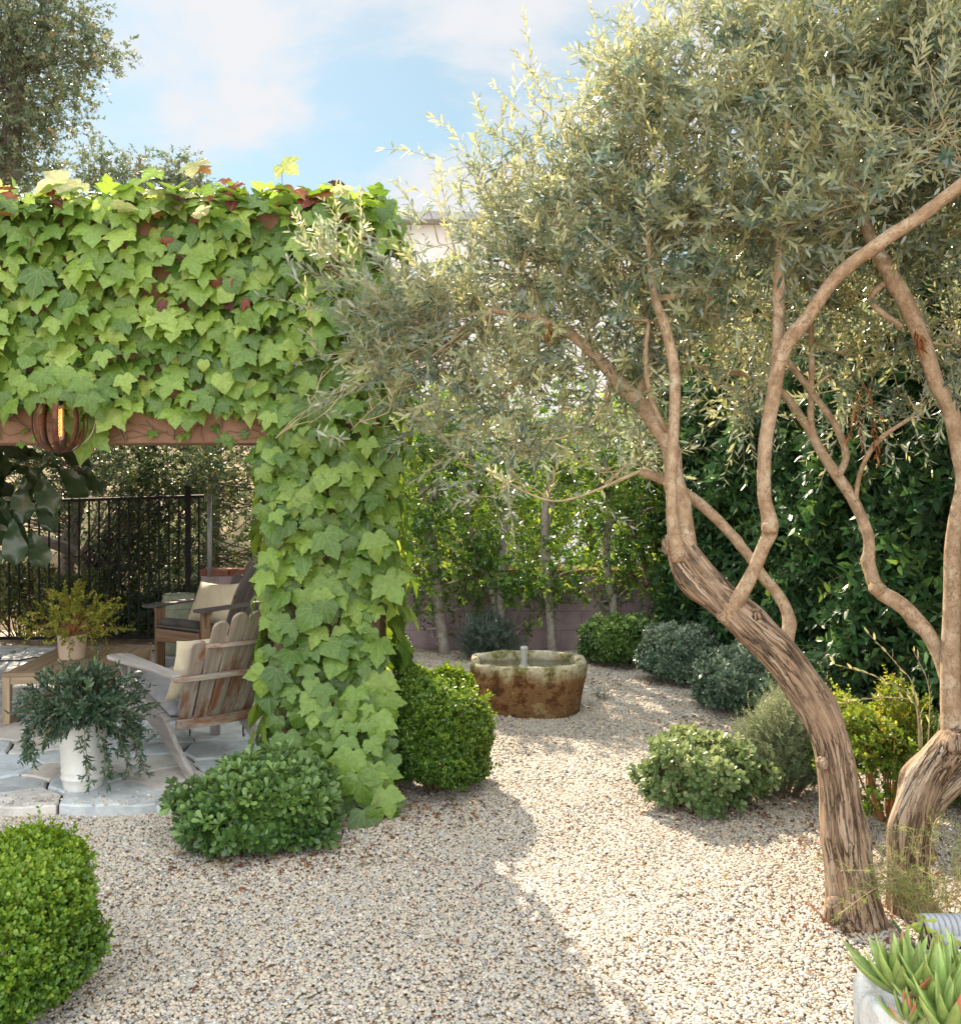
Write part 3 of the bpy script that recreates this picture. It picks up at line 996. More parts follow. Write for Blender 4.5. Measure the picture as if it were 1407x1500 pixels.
def flagstones():
    sx, sy = .50, .29
    sites = []
    for r_ in range(18):
        for c in range(12):
            sites.append((PX0 + (c + .5 * (r_ % 2)) * sx + rng.uniform(-.22, .22), PY0 + .13 + r_ * sy + rng.uniform(-.13, .13)))
    sites = np.array(sites)
    V, L, Zs, T, n = [], [], [], [], 0
    rect = np.array([[PX0, PY0], [PX1, PY0], [PX1, PY1], [PX0, PY1]])
    for a in sites:
        poly = rect
        for b in sites[np.argsort(((sites - a) ** 2).sum(1))[1:14]]:
            if len(poly) < 3:
                break
            poly = clip(poly, (a + b) / 2, (b - a))
        if len(poly) < 3:
            continue
        pts = []
        for p, q_ in zip(poly, np.roll(poly, -1, 0)):
            m = max(1, int(np.linalg.norm(q_ - p) / .07))
            for k in range(m):
                pts.append(p + (q_ - p) * k / m)
        pts = np.array(pts)
        c = pts.mean(0)
        d = pts - c
        l = np.linalg.norm(d, axis=1, keepdims=True)
        pts = c + d * (1 - (.003 + rng.uniform(0, .010, (len(pts), 1))) / np.maximum(l, .05))
        front = pts[:, 1] < PY0 + .06
        pts[front, 1] += rng.normal(0, .018, front.sum())
        m = len(pts)
        z = .05 + rng.uniform(-.006, .007)
        wob = np.array([[noise.noise(Vector((q_[0] * 2.6, q_[1] * 2.6, 0))) + .5 * noise.noise(Vector((q_[0] * 7, q_[1] * 7, 5))), noise.noise(Vector((q_[0] * 2.6, q_[1] * 2.6, 9))) + .5 * noise.noise(Vector((q_[0] * 7, q_[1] * 7, 14)))] for q_ in pts])
        pts = pts + wob * .045
        pts[:, 1] = np.maximum(pts[:, 1], PY0 + rng.uniform(-.008, .012, len(pts)))
        c = pts.mean(0)
        ins = c + (pts - c) * (1 - .012 / np.maximum(np.linalg.norm(pts - c, axis=1, keepdims=True), .05))
        tilt = rng.normal(0, .008, 2)
        ring = np.vstack([np.column_stack([pts, np.full(m, -.05)]), np.column_stack([pts, np.full(m, z - .010)]),
                          np.column_stack([ins, z + (ins - c) @ tilt])])
        V.append(ring)
        for r0 in (0, m):
            for k in range(m):
                L.append(np.array([r0 + k, r0 + (k + 1) % m, r0 + m + (k + 1) % m, r0 + m + k]) + n)
                Zs.append(4)
        L.append(np.arange(2 * m, 3 * m) + n)
        Zs.append(m)
        T.append(np.full(3 * m, rng.random()))
        n += 3 * m
    return link_mesh('patio', np.vstack(V), np.concatenate(L), np.array(Zs), M['flag'], None, False, {'tint': np.concatenate(T)})


tag(flagstones(), 'blue grey flagstone patio of irregular slabs', 'patio', kind='structure')
b = MB().box(((PX0 + PX1) / 2, (PY0 + PY1) / 2 + .03, -.005), (PX1 - PX0 - .08, PY1 - PY0 - .08, .07))
tag(b.build('patio_bed', M['soil']), 'dark jointing bed between the flagstones', 'patio', kind='structure')

# dry slope behind the fence, hidden mostly by scrub
g = MB()
hx = np.linspace(-14, 3, 60)
hy = np.linspace(10.6, 24, 50)
X, Y = np.meshgrid(hx, hy)
Z = np.clip((Y - 10.6) * .22, 0, 3.2) * np.clip((2.0 - X) / 5, 0, 1) + .09 * np.sin(2.1 * X + Y) + .06 * np.sin(3.3 * Y - X) - .12
i = np.arange(49)[:, None] * 60
j = np.arange(59)[None]
g.arr(np.stack([X, Y, Z], -1).reshape(-1, 3), np.stack([i + j, i + j + 1, i + 61 + j, i + 60 + j], -1).reshape(-1), np.full(49 * 59, 4))
tag(g.build('hillside', M['hill'], None, True), 'dry tan slope beyond the iron fence', 'hillside', kind='structure')

# ------------------------------------------------------------------ pavilion
PF = 5.42                                            # its front plane
pav = thing('pavilion', 'brown stucco pavilion with a deep front beam on one square pillar, mostly under ivy', 'pavilion', (-.87, PF + .2, 0))
BX0, BX1, BZ0, BZ1 = -6.2, -.55, 1.985, 3.30
MB().box(((BX0 + BX1) / 2, PF + .18, (BZ0 + BZ1) / 2), (BX1 - BX0, .36, BZ1 - BZ0)).build('beam', M['stucco'], pav, bevel=.012)
MB().box((-.87, PF + .183, 1.985 / 2), (.60, .40, 1.983)).build('pillar', M['stucco'], pav, bevel=.012)
MB().box((-5.75, PF + .183, 1.985 / 2), (.60, .40, 1.983)).build('pillar', M['stucco'], pav, bevel=.012)
for xx in (-5.75, -1.75):
    MB().box((xx, 9.3, 2.2 / 2), (.22, .22, 2.19)).build('post', M['stucco'], pav, bevel=.01) if xx < -5 else None
rf = MB()  # added out of view: roof shaped to shade the patio and near gravel
for k in range(32):
    rf.box((-3.85, PF + .45 + k * .155, 2.32), (4.7, .145, .03))
rf.build('roof', M['ceiling'], pav)
raf = MB()
for k in range(5):
    raf.box((-5.8 + k * .98, PF + .36 + 2.45, 2.245), (.09, 4.88, .115))
raf.build('rafters', M['wood_brown'], pav)

# ------------------------------------------------------------------ the ivy on it
half = [(-.10, .10), (-.15, .22), (-.12, .33), (-.03, .40), (.03, .49), (.10, .47), (.16, .56), (.25, .56), (.33, .64), (.47, .72),
        (.47, .57), (.51, .47), (.49, .36), (.54, .25), (.62, .31), (.70, .27), (.77, .26), (.83, .17), (.90, .12), (1.04, 0)]
outl = [(0, 0)] + half + [(u, -v) for u, v in half[-2::-1]]


def ivy_tpl(var=0):
    o = np.array(outl, float)
    if var:
        o[:, 0] = np.where(o[:, 0] > .4, o[:, 0] * 1.0, o[:, 0] * 1.05)
        o[:, 1] *= 1.1
    mid = np.array([.30, 0.0])
    inner = mid + (o - mid) * .55
    P = np.vstack([[mid], inner, o])
    u, v = P[:, 0], P[:, 1]
    w = .13 * np.abs(v) ** 1.2 - .30 * (u - .25) ** 2 * (u > .25) - .38 * np.clip(np.abs(v) - .25, 0, 1) ** 1.5
    w += .012 * np.sin(23 * u + 3 * var) * np.sin(19 * v + 1 + var)
    n = len(o)
    f = []
    for k in range(n):
        k2 = (k + 1) % n
        f.append((0, 1 + k2, 1 + k))
        f.append((1 + k, 1 + k2, 1 + n + k2, 1 + n + k))
    return (np.column_stack([P, w]), f)


half_full = list(half)
half = [(-.08, .10), (-.14, .24), (-.10, .37), (0, .46), (.07, .45), (.13, .53), (.21, .53), (.28, .58), (.36, .56), (.43, .58), (.48, .50), (.54, .49), (.59, .41), (.66, .40),
        (.71, .32), (.78, .30), (.83, .21), (.89, .17), (.94, .08), (1.0, 0)]
outl = [(0, 0)] + half + [(u, -v) for u, v in half[-2::-1]]
HEART = ivy_tpl(2)                                   # barely lobed young leaf
half = half_full
outl = [(0, 0)] + half + [(u, -v) for u, v in half[-2::-1]]
IVY = [ivy_tpl(0), ivy_tpl(1), HEART]


def poisson(n_try, gen, dmin):
    """rejection sampled points, gen(n) gives (n, 2)"""
    keep, cell = [], {}
    for p in gen(n_try):
        c = (int(p[0] // dmin), int(p[1] // dmin))
        if all(((p[0] - q[0]) ** 2 + (p[1] - q[1]) ** 2) >= dmin ** 2
               for a in (-1, 0, 1) for b in (-1, 0, 1) for q in cell.get((c[0] + a, c[1] + b), ())):
            cell.setdefault(c, []).append(p)
            keep.append(p)
    return np.array(keep)


ivy = thing('ivy', 'broad leaved green ivy smothering the pavilion beam and pillar', 'ivy', (-.87, PF - .05, 0))
lv, red, gold, stems = Leaves(), Leaves(), Leaves(), MB()


def ivy_face(pts, nor, size, out=(.02, .10), lay=None, tintlo=.15, tinthi=.9, spread=.42, hang=.55):
    """leaves hanging off a face with outward normal nor; out = stand-off"""
    n = len(pts)
    nor = np.broadcast_to(np.asarray(nor, float), (n, 3))
    s = size * np.clip(np.exp(rng.normal(-.03, .24, n)), .5, 1.5)
    P = pts + nor * rng.uniform(out[0], out[1], n)[:, None]
    sidev = nrm(np.cross(nor, [0, 0, 1.0]))
    D = np.array([0, 0, -1.0]) + nor * rng.uniform(.1, hang + .35, n)[:, None] + sidev * rng.normal(0, spread, n)[:, None]
    N = nor + np.array([0, 0, 1.0]) * rng.uniform(.2, 1.35, n)[:, None] + rand_dir(n) * .36
    t = np.clip(rng.uniform(tintlo, tinthi, n), 0, 1)
    h = rng.choice(3, n, p=[.42, .34, .24])
    s = np.where(h == 2, s * .8, s)
    cu = rng.uniform(.3, 2.4, n)
    for k in range(3):
        m = h == k
        lv.add(P[m], D[m], N[m], s[m], s[m] * .92, IVY[k], t[m], cu[m])
    twigs(stems, pts - nor * .02 + np.array([0, 0, .05]) + rand_dir(n) * .02, P, .0022, .0012)


# beam front: a dense shingle of leaves, thinner near the far top corner
def gen(n):
    return np.column_stack([rng.uniform(BX0, BX1 + .04, n), rng.uniform(BZ0 + .22, BZ1 + .05, n)])


p2 = poisson(40000, gen, .061)
k = rng.random(len(p2)) > np.clip((p2[:, 1] - 2.85) * .4, 0, .16)
p2 = p2[k]
ivy_face(np.column_stack([p2[:, 0], np.full(len(p2), PF), p2[:, 1]]), (0, -1, 0), .114, (.02, .14), tintlo=.1, tinthi=1.0)
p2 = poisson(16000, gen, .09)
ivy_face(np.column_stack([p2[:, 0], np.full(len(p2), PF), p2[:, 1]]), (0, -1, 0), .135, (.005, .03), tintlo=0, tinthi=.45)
# ragged fringe under the beam
xs = np.arange(BX0, -1.1, .085) + rng.normal(0, .03, len(np.arange(BX0, -1.1, .085)))
zz = BZ0 + .225 + .05 * np.sin(xs * 4.1) + .05 * np.sin(xs * 9.7 + 1) + rng.normal(0, .025, len(xs))
ivy_face(np.column_stack([xs, np.full(len(xs), PF), zz]), (0, -1, 0), .155, tintlo=.3, tinthi=1.0)
# loose tendrils and small leaves on the bare strip
xs = rng.uniform(-3.2, -1.2, 26)
ivy_face(np.column_stack([xs, np.full(26, PF), rng.uniform(BZ0 + .0, BZ0 + .12, 26)]), (0, -1, 0), .055, (.003, .02), tintlo=.1, tinthi=.7)


# some hang right over the lantern's cap
for px, py, dx in ((62, 548, -.1), (92, 540, .1), (118, 556, .2), (78, 566, 0), (104, 572, .1), (50, 570, -.2), (128, 578, .3), (40, 555, -.3)):
    p = at(px, py, 5.10 + rng.uniform(0, .05))
    lv.add(p[None], np.array([[dx, -.15, -1.]]), np.array([[rng.normal(0, .2), -1., .5]]), rng.uniform(.10, .14, 1), rng.uniform(.09, .13, 1), IVY[0], rng.uniform(.1, .7, 1), np.array([1.]))
    twigs(stems, np.array([[p[0] + .01, PF, p[2] + .06]]), p[None], .0025, .0015)


# pillar: front, both sides, back; swelling to the right, thinner at the foot on the left
def pil_gen(x0, x1, z0, z1):
    return lambda n: np.column_stack([rng.uniform(x0, x1, n), rng.uniform(z0, z1, n)])


def inpil(p):
    left = -1.21 + np.clip((1.25 - p[:, 1]) / 1.25, 0, 1) * .09 + .03 * np.sin(p[:, 1] * 6)
    return (p[:, 0] > left) & (p[:, 0] < -.50 + .05 * np.sin(p[:, 1] * 4 + 1)) & (p[:, 1] > .16 - .3 * (p[:, 0] + .9))


p2 = poisson(14000, pil_gen(-1.28, -.44, .08, 2.2), .062)
p2 = p2[inpil(p2)]
skirt = .40 * np.clip((.85 - p2[:, 1]) / .85, 0, 1) ** 1.2 * np.clip((p2[:, 0] + 1.02) / .35, 0, 1)
ivy_face(np.column_stack([p2[:, 0], PF - .02 - skirt, p2[:, 1]]), (0, -1, 0), .122, (.03, .17), tintlo=.1, tinthi=.8)
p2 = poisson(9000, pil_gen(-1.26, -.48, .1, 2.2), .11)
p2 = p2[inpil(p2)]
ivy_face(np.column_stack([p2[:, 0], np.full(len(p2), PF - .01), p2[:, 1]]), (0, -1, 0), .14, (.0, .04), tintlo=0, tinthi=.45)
p2 = poisson(7000, pil_gen(PF - .04, PF + .42, .12, 3.3), .085)
ivy_face(np.column_stack([np.full(len(p2), -.555), p2[:, 0], p2[:, 1]]), (1, 0, 0), .150, (.02, .13), tintlo=.2, tinthi=1.0)
p2 = poisson(5000, pil_gen(PF - .04, PF + .42, .2, 2.0), .085)
ivy_face(np.column_stack([np.full(len(p2), -1.175), p2[:, 0], p2[:, 1]]), (-1, 0, 0), .150, (.02, .12), tintlo=.2, tinthi=1.0)
p2 = poisson(3000, pil_gen(-1.15, -.58, .3, 1.95), .10)
ivy_face(np.column_stack([p2[:, 0], np.full(len(p2), PF + .40), p2[:, 1]]), (0, 1, 0), .150, (.02, .1), tintlo=.2, tinthi=1.0)
# top growth: tossed leaves, many turning
n = 1500
P = np.column_stack([rng.uniform(BX0, BX1 + .03, n), PF + .12 + rng.normal(0, .13, n), BZ1 + np.minimum(rng.gamma(2.0, .028, n), .14)])
P[:, 2] -= np.clip(PF + .02 - P[:, 1], 0, .3) * .5
D = rand_dir(n) * np.array([1, 1, .5]) + np.array([0, -.35, .15])
N = rand_dir(n) * .6 + np.array([0, -.3, 1.0])
s = rng.uniform(.07, .15, n)
c = rng.random(n)
for sel, dst in ((c < .74, lv), ((c >= .74) & (c < .92), gold), (c >= .92, red)):
    dst.add(P[sel], D[sel], N[sel], s[sel] * (.8 if dst is red else 1), s[sel] * .9, IVY[0], rng.random(sel.sum()), rng.uniform(.3, 2.2, sel.sum()))
# a few taller shoots poking above
for px, py, sz, dst in ((100, 262, .20, gold), (185, 272, .16, lv), (230, 250, .12, lv), (285, 238, .15, gold), (292, 246, .09, red), (412, 240, .14, gold),
                        (300, 290, .10, red), (350, 285, .15, red), (430, 276, .17, red), (455, 285, .14, red), (340, 272, .12, red), (20, 285, .13, red),
                        (120, 268, .12, gold), (470, 282, .10, red), (262, 285, .15, gold), (70, 275, .10, red), (330, 262, .06, red)):
    p = at(px, py, PF - .02)
    dst.add(p[None], np.array([[rng.normal(0, .3), -.5, -.45]]), np.array([[rng.normal(0, .3), -.9, .5]]), np.array([sz]), np.array([sz * .95]), IVY[1],
            np.array([rng.uniform(.5, 1)]), np.array([1.0]))
    twigs(stems, np.array([[p[0], PF + .05, BZ1]]), p[None], .003, .0016)
# a few turning leaves on the face
p2 = rng.uniform([-3.2, 2.7], [-.6, 3.28], (26, 2))
red.add(np.column_stack([p2[:, 0], PF - rng.uniform(.05, .11, 26), p2[:, 1]]), np.array([0, -.3, -1.]) + rand_dir(26) * .5, np.array([0, -1., .5]) + rand_dir(26) * .3,
        rng.uniform(.04, .09, 26), rng.uniform(.04, .08, 26), IVY[0], rng.random(26))
# creeping stems
for k in range(46):
    if k < 26:
        x, z, y = rng.uniform(BX0, BX1), BZ0 + rng.uniform(-.0, .1), PF - .012
        pts = [(x + .12 * math.sin(k + 3 * t) * t + rng.normal(0, .03), y - .006 * rng.random(), z + 1.25 * t) for t in np.linspace(0, 1, 9)]
    else:
        x, y = rng.uniform(-1.14, -.60), PF - .03
        pts = [(x + rng.normal(0, .03), y - .01 * rng.random(), 2.1 * t) for t in np.linspace(0, 1, 12)]
    stems.tube(pts, rng.uniform(.002, .006), 5, .05, caps=False)
for k in range(9):       # bare runners on the exposed strip
    x = rng.uniform(-3.3, -1.3)
    stems.tube([(x + t * rng.uniform(.2, .6), PF - .010, BZ0 + .02 + .1 * rng.random() + .03 * math.sin(5 * t + k)) for t in np.linspace(0, 1, 6)], .002, 4, .05,
               caps=False)
lv.build('green_leaves', M['ivy'], ivy, True)
gold.build('yellow_leaves', M['ivy_gold'], ivy, True)
red.build('red_leaves', M['ivy_red'], ivy, True)
stems.build('stems', M['dark_twig'], ivy, True)

# ------------------------------------------------------------------ back wall, fence, poles, house behind
WY = 9.97
wl = thing('garden_wall', 'low mauve block wall with a brick red cap behind the young trees', 'wall', (0, WY, 0))
MB().box((0.1, WY + .1, .37), (6.02, .2, .80)).build('block_face', M['wall'], wl, bevel=.008)
cp = MB()
for k in range(20):
    cp.box((-2.92 + .31 * k + .15, WY + .095, .803), (.296, .25, .06 + .004 * (k % 3)))
cp.build('cap', M['cap_brick'], wl, bevel=.006)

fx0, fx1, FY = -7.2, (296 - CX) / F * WY, 9.98
fe = thing('iron_fence', 'tall black iron picket fence along the back of the patio', 'fence', (fx1, FY, 0))


def rail_z(x):
    return 1.60 - .030 * (fx1 - x)


b = MB()
b.tube([(fx0, FY, rail_z(fx0)), (fx1 + .02, FY, rail_z(fx1))], .021, 4, square=True)
b.build('top_rail', M['iron'], fe)
b = MB()
b.tube([(fx0, FY, .10), (fx1 + .02, FY, .13)], .019, 4, square=True)
b.build('bottom_rail', M['iron'], fe)
for px in (277, -260):
    x = (px - CX) / F * FY
    b = MB()
    b.box((x, FY - .032, .84), (.055, .03, 1.69))
    b.box((x, FY - .032, 1.692), (.065, .04, .02))
    b.build('post', M['iron'], fe, bevel=.003)
sp_ = 14.62 / F * FY
x = (291.5 - CX) / F * FY
while x > fx0:
    if abs(x - (277 - CX) / F * FY) > .03:
        MB().box((x, FY, (rail_z(x) + .11) / 2), (.016, .016, rail_z(x) - .11)).build('picket', M['iron'], fe)
    x -= sp_

pl = thing('steel_pole', 'slim grey steel pole rising from a tan pipe beside the fence end', 'pole', ((307 - CX) / F * 9.85, 9.85, 0))
px_ = (307 - CX) / F * 9.85
MB().tube([(px_, 9.85, .72), (px_, 9.85, 1.62)], .023, 12).build('shaft', M['zinc'], pl, True)
b = MB().tube([(px_ - .005, 9.85, 0.0), (px_ - .005, 9.85, .76)], .033, 14)
b.tube([(px_ - .005, 9.85, .74), (px_ - .005, 9.85, .765)], .037, 14)
b.build('sleeve', M['tan_pipe'], pl, True)

hs_ = thing('house', 'white rendered neighbouring house glimpsed above the back trees', 'house', (-.6, 21, 0))
MB().box((.3, 23.0, 3.55), (6.2, 6.0, 7.1)).build('wall', M['white_render'], hs_, bevel=.02)
MB().box((.3, 22.9, 7.19), (6.7, 6.5, .18)).build('roof', M['slate'], hs_, bevel=.02)
MB().box((-2.35, 22.0, 7.6), (.36, .5, .66)).build('chimney', M['slate'], hs_, bevel=.01)
for xx, zz in ((-1.2, 5.2), (1.1, 5.2), (-1.2, 2.4), (1.1, 2.4)):
    f_ = MB()
    for a_, b_, c_, d_ in ((-.5, 0, .07, 1.3), (.5, 0, .07, 1.3)):
        f_.box((xx + a_, 19.975, zz), (c_, .06, d_))
    f_.box((xx, 19.975, zz + .62), (.92, .06, .07))
    f_.box((xx, 19.975, zz - .62), (.92, .06, .07))
    w_ = f_.build('window', M['grey_stone'], hs_)
    MB().box((xx, 19.985, zz), (.93, .02, 1.16)).build('pane', M['dark_glass'], w_)
# ------------------------------------------------------------------ shrubs
def shrub(name, label, cat, c, rx, ry, h, mat, n, kind='box', leaf=(.02, .011), power=2.3, lump=.12, stem='dark_twig', zc=.42, seed=0, shoot=.07, m=8,
          group=None, tintmap=None, core=.55, ang=(30, 65), n_stem=22):
    """a mounded plant: shoots over a lumpy dome, more shoots inside, branching stems from the foot"""
    c = np.array([c[0], c[1], float(gh(np.array(c[0]), np.array(c[1])))])
    t = thing(name, label, cat, c, group=group)
    d = rand_dir(n)
    d[:, 2] = np.where(d[:, 2] < -.55, -d[:, 2], d[:, 2])
    ph = rng.uniform(0, 6, 6)
    lum = 1 + lump * (np.sin(4.1 * d[:, 0] + ph[0]) * np.sin(3.7 * d[:, 1] + ph[1]) + .7 * np.sin(7 * d[:, 2] + ph[2] + 3 * d[:, 0])
                      + .5 * np.sin(11 * d[:, 0] + ph[3]) * np.sin(10 * d[:, 2] + ph[4]))
    lp = (np.abs(d) ** power).sum(1) ** (-1 / power)
    depth = np.where(rng.random(n) < .68, rng.uniform(.93, 1.03, n), rng.uniform(core, .95, n))
    rad = lp * lum * depth
    zc_ = h * zc
    hz = np.where(d[:, 2] > 0, h - zc_, zc_ * .93)
    P = c + np.column_stack([d[:, 0] * rx * rad, d[:, 1] * ry * rad, zc_ + d[:, 2] * hz * rad])
    P[:, 2] = np.maximum(P[:, 2], c[2] + .015)
    out = nrm(np.column_stack([d[:, 0] / rx, d[:, 1] / ry, d[:, 2] / h * 1.2]))
    D = out + np.array([0, 0, .45]) + rand_dir(n) * .45
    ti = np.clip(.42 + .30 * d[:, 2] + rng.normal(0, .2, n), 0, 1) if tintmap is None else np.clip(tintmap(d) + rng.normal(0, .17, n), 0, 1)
    lv, tw = Leaves(), MB()
    L, W = leaf
    sl_ = shoot * rng.uniform(.6, 1.25, n)
    st = rng.random(n) < .05                      # stray shoots break the outline
    D[st] += np.array([0, 0, .6])
    P[st] += nrm(D[st]) * (sl_[st] * rng.uniform(.3, .9, st.sum()))[:, None]
    P = P - nrm(D) * sl_[:, None] * .8
    if kind == 'box':
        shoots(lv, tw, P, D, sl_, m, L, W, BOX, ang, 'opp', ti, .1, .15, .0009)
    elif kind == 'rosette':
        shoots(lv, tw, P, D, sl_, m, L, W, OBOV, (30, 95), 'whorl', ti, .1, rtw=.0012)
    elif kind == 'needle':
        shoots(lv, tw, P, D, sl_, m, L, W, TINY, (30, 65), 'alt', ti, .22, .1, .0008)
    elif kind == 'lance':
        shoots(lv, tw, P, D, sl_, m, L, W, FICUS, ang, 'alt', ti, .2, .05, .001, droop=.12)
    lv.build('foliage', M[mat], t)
    for k in range(n_stem):
        a, rr = rng.uniform(0, 2 * PI), rng.uniform(.2, .8)
        e = c + np.array([math.cos(a) * rx * rr, math.sin(a) * ry * rr, h * rng.uniform(.45, .85)])
        s_ = c + np.array([math.cos(a) * rx * .18 * rr, math.sin(a) * ry * .18 * rr, -.02])
        mid = s_ * .45 + e * .55 + np.array([math.cos(a) * rx * .12, math.sin(a) * ry * .12, -.05 * h])
        tw.tube([s_, mid, e], [.008, .005, .002], 5, .05, caps=False)
    tw.build('stems', M[stem], t, True)
    return t


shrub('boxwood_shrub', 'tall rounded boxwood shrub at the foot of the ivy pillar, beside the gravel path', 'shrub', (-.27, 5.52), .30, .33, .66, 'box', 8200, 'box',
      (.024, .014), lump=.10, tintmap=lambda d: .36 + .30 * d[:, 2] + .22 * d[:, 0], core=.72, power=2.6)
shrub('boxwood_shrub', 'bright green clipped boxwood in the near corner, cut by the picture edge', 'shrub', (-1.64, 3.22), .30, .33, .54, 'box_bright', 9500, 'box',
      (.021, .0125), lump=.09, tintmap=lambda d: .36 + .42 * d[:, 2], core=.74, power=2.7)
shrub('boxwood_shrub', 'small boxwood ball peeping out behind the ivy pillar by the far gravel', 'shrub', ((577 - CX) / F * 8.9, 8.9), .16, .16, .33, 'box', 2200, 'box',
      (.022, .013), lump=.05, core=.7)
shrub('mock_orange_shrub', 'low wide shrub of glossy leaf rosettes between patio edge and ivy pillar', 'shrub', (-1.08, 4.72), .335, .30, .32, 'pitt', 1500, 'rosette',
      (.056, .024), lump=.20, zc=.38, shoot=.09, m=10, core=.6, tintmap=lambda d: .35 + .28 * d[:, 2], n_stem=30)
shrub('mock_orange_shrub', 'dense green shrub standing farthest back, in front of the mauve wall near the hedge', 'shrub', ((905 - CX) / F * 9.2, 9.2), .32, .3, .40, 'pitt', 1500,
      'rosette', (.05, .024), lump=.10, shoot=.08, m=9)
shrub('silvery_shrub', 'round grey green shrub by the hedge foot with sunlit pale leaf tips', 'shrub', ((1000 - CX) / F * 8.35, 8.35), .33, .3, .48, 'grey_shrub', 1900, 'rosette',
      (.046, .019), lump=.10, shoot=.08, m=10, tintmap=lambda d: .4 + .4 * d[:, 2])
shrub('silvery_shrub', 'pale tipped grey green shrub half hidden behind the leaning olive trunk', 'shrub', ((1084 - CX) / F * 7.4, 7.4), .31, .3, .43, 'grey_shrub', 1700, 'rosette',
      (.046, .02), lump=.12, shoot=.08, m=10, tintmap=lambda d: .35 + .4 * d[:, 2])
shrub('silvery_shrub', 'dusky blue green shrub between the two olive trunks against the dark hedge', 'shrub', ((1205 - CX) / F * 6.75, 6.75), .42, .3, .44, 'grey_shrub', 1900,
      'rosette', (.046, .02), lump=.14, shoot=.08, m=10, tintmap=lambda d: .2 + .3 * d[:, 2])
shrub('pale_leaved_shrub', 'low pale green shrub sunlit on the gravel in front of the leaning trunk', 'shrub', ((1028 - CX) / F * 5.28, 5.28), .275, .27, .315, 'vari', 1000, 'rosette',
      (.042, .025), lump=.24, zc=.4, shoot=.085, m=9, tintmap=lambda d: .4 + .45 * d[:, 2], stem='orange_twig')
shrub('rosemary_shrub', 'feathery silver rosemary bush glowing in sun beside the leaning trunk', 'shrub', ((1150 - CX) / F * 5.45, 5.45), .27, .27, .53, 'rosemary', 1500, 'needle',
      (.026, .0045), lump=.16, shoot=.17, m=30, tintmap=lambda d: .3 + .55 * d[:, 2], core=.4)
shrub('golden_box_shrub', 'airy yellow green box shrub with orange stems between the olive trunks', 'shrub', ((1300 - CX) / F * 5.05, 5.05), .33, .30, .66, 'box_gold', 1800, 'box',
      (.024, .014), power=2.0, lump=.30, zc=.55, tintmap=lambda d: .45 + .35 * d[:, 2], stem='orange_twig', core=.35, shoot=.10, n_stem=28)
shrub('lavender_bush', 'soft blue grey bush against the mauve wall behind the stone basin', 'shrub', ((716 - CX) / F * 9.55, 9.55), .27, .24, .44, 'lavender', 800, 'needle',
      (.035, .006), lump=.2, shoot=.2, m=24, tintmap=lambda d: .3 + .5 * d[:, 2], core=.3)
shrub('mock_orange_shrub', 'sunny green shrub at the picture edge past the second olive trunk', 'shrub', ((1415 - CX) / F * 5.3, 5.3), .28, .28, .40, 'vari', 800, 'rosette',
      (.045, .022), lump=.16, shoot=.09, m=9)


def tuft(name, label, cat, c, n, length, mat, m, leaf, spread=.8, up=.8, bend=.5, stem='twig', tpl=TINY, z0=0.0, ang=(30, 60), mode='alt'):
    c = np.array([c[0], c[1], z0])
    t = thing(name, label, cat, c)
    lv, tw = Leaves(), MB()
    a = rng.uniform(0, 2 * PI, n)
    D = np.column_stack([np.cos(a) * spread * rng.random(n), np.sin(a) * spread * rng.random(n), np.full(n, up)]) + rand_dir(n) * .15
    P = np.broadcast_to(c, (n, 3)) + np.column_stack([np.cos(a), np.sin(a), 0 * a]) * .02
    shoots(lv, tw, P, D, length * rng.uniform(.5, 1.15, n), m, leaf[0], leaf[1], tpl, ang, mode, None, bend, .1, .0014, droop=.25)
    lv.build('foliage', M[mat], t)
    tw.build('stems', M[stem], t, True)
    return t


tuft('dry_tuft', 'tiny grey tuft of stems alone on the gravel past the stone basin', 'plant', ((880 - CX) / F * 7.75, 7.75), 22, .16, 'lavender', 14, (.02, .004))


def fern():
    t = thing('asparagus_fern', 'wispy fine needled fern trailing in front of the second olive trunk', 'plant', (1.74, 3.72, 0))
    lv, tw = Leaves(), MB()
    for k in range(26):
        p0 = np.array([1.74 + rng.normal(0, .06), 3.70 + rng.normal(0, .05), .0])
        a = rng.uniform(-PI, PI)
        reach = rng.uniform(.15, .58)
        top = rng.uniform(.12, .42)
        pts = [p0, p0 + (.35 * reach * math.cos(a), .2 * reach * math.sin(a), top), p0 + (reach * math.cos(a), .5 * reach * math.sin(a), top * rng.uniform(.7, 1.15))]
        C = catmull(pts, .018)
        tw.tube(C, .0014, 4, caps=False)
        n = len(C)
        T = nrm(np.gradient(C, axis=0))
        Q = np.repeat(C[n // 4::2], 3, 0)
        D = np.repeat(T[n // 4::2], 3, 0) * .6 + rand_dir(len(Q)) * np.array([1, 1, .45])
        shoots(lv, tw, Q, D, rng.uniform(.03, .10, len(Q)), 14, .017, .0026, TINY, (35, 70), 'alt', None, .1, .1, .0006)
    lv.build('foliage', M['needle'], t)
    tw.build('stems', M['twig'], t, True)


fern()


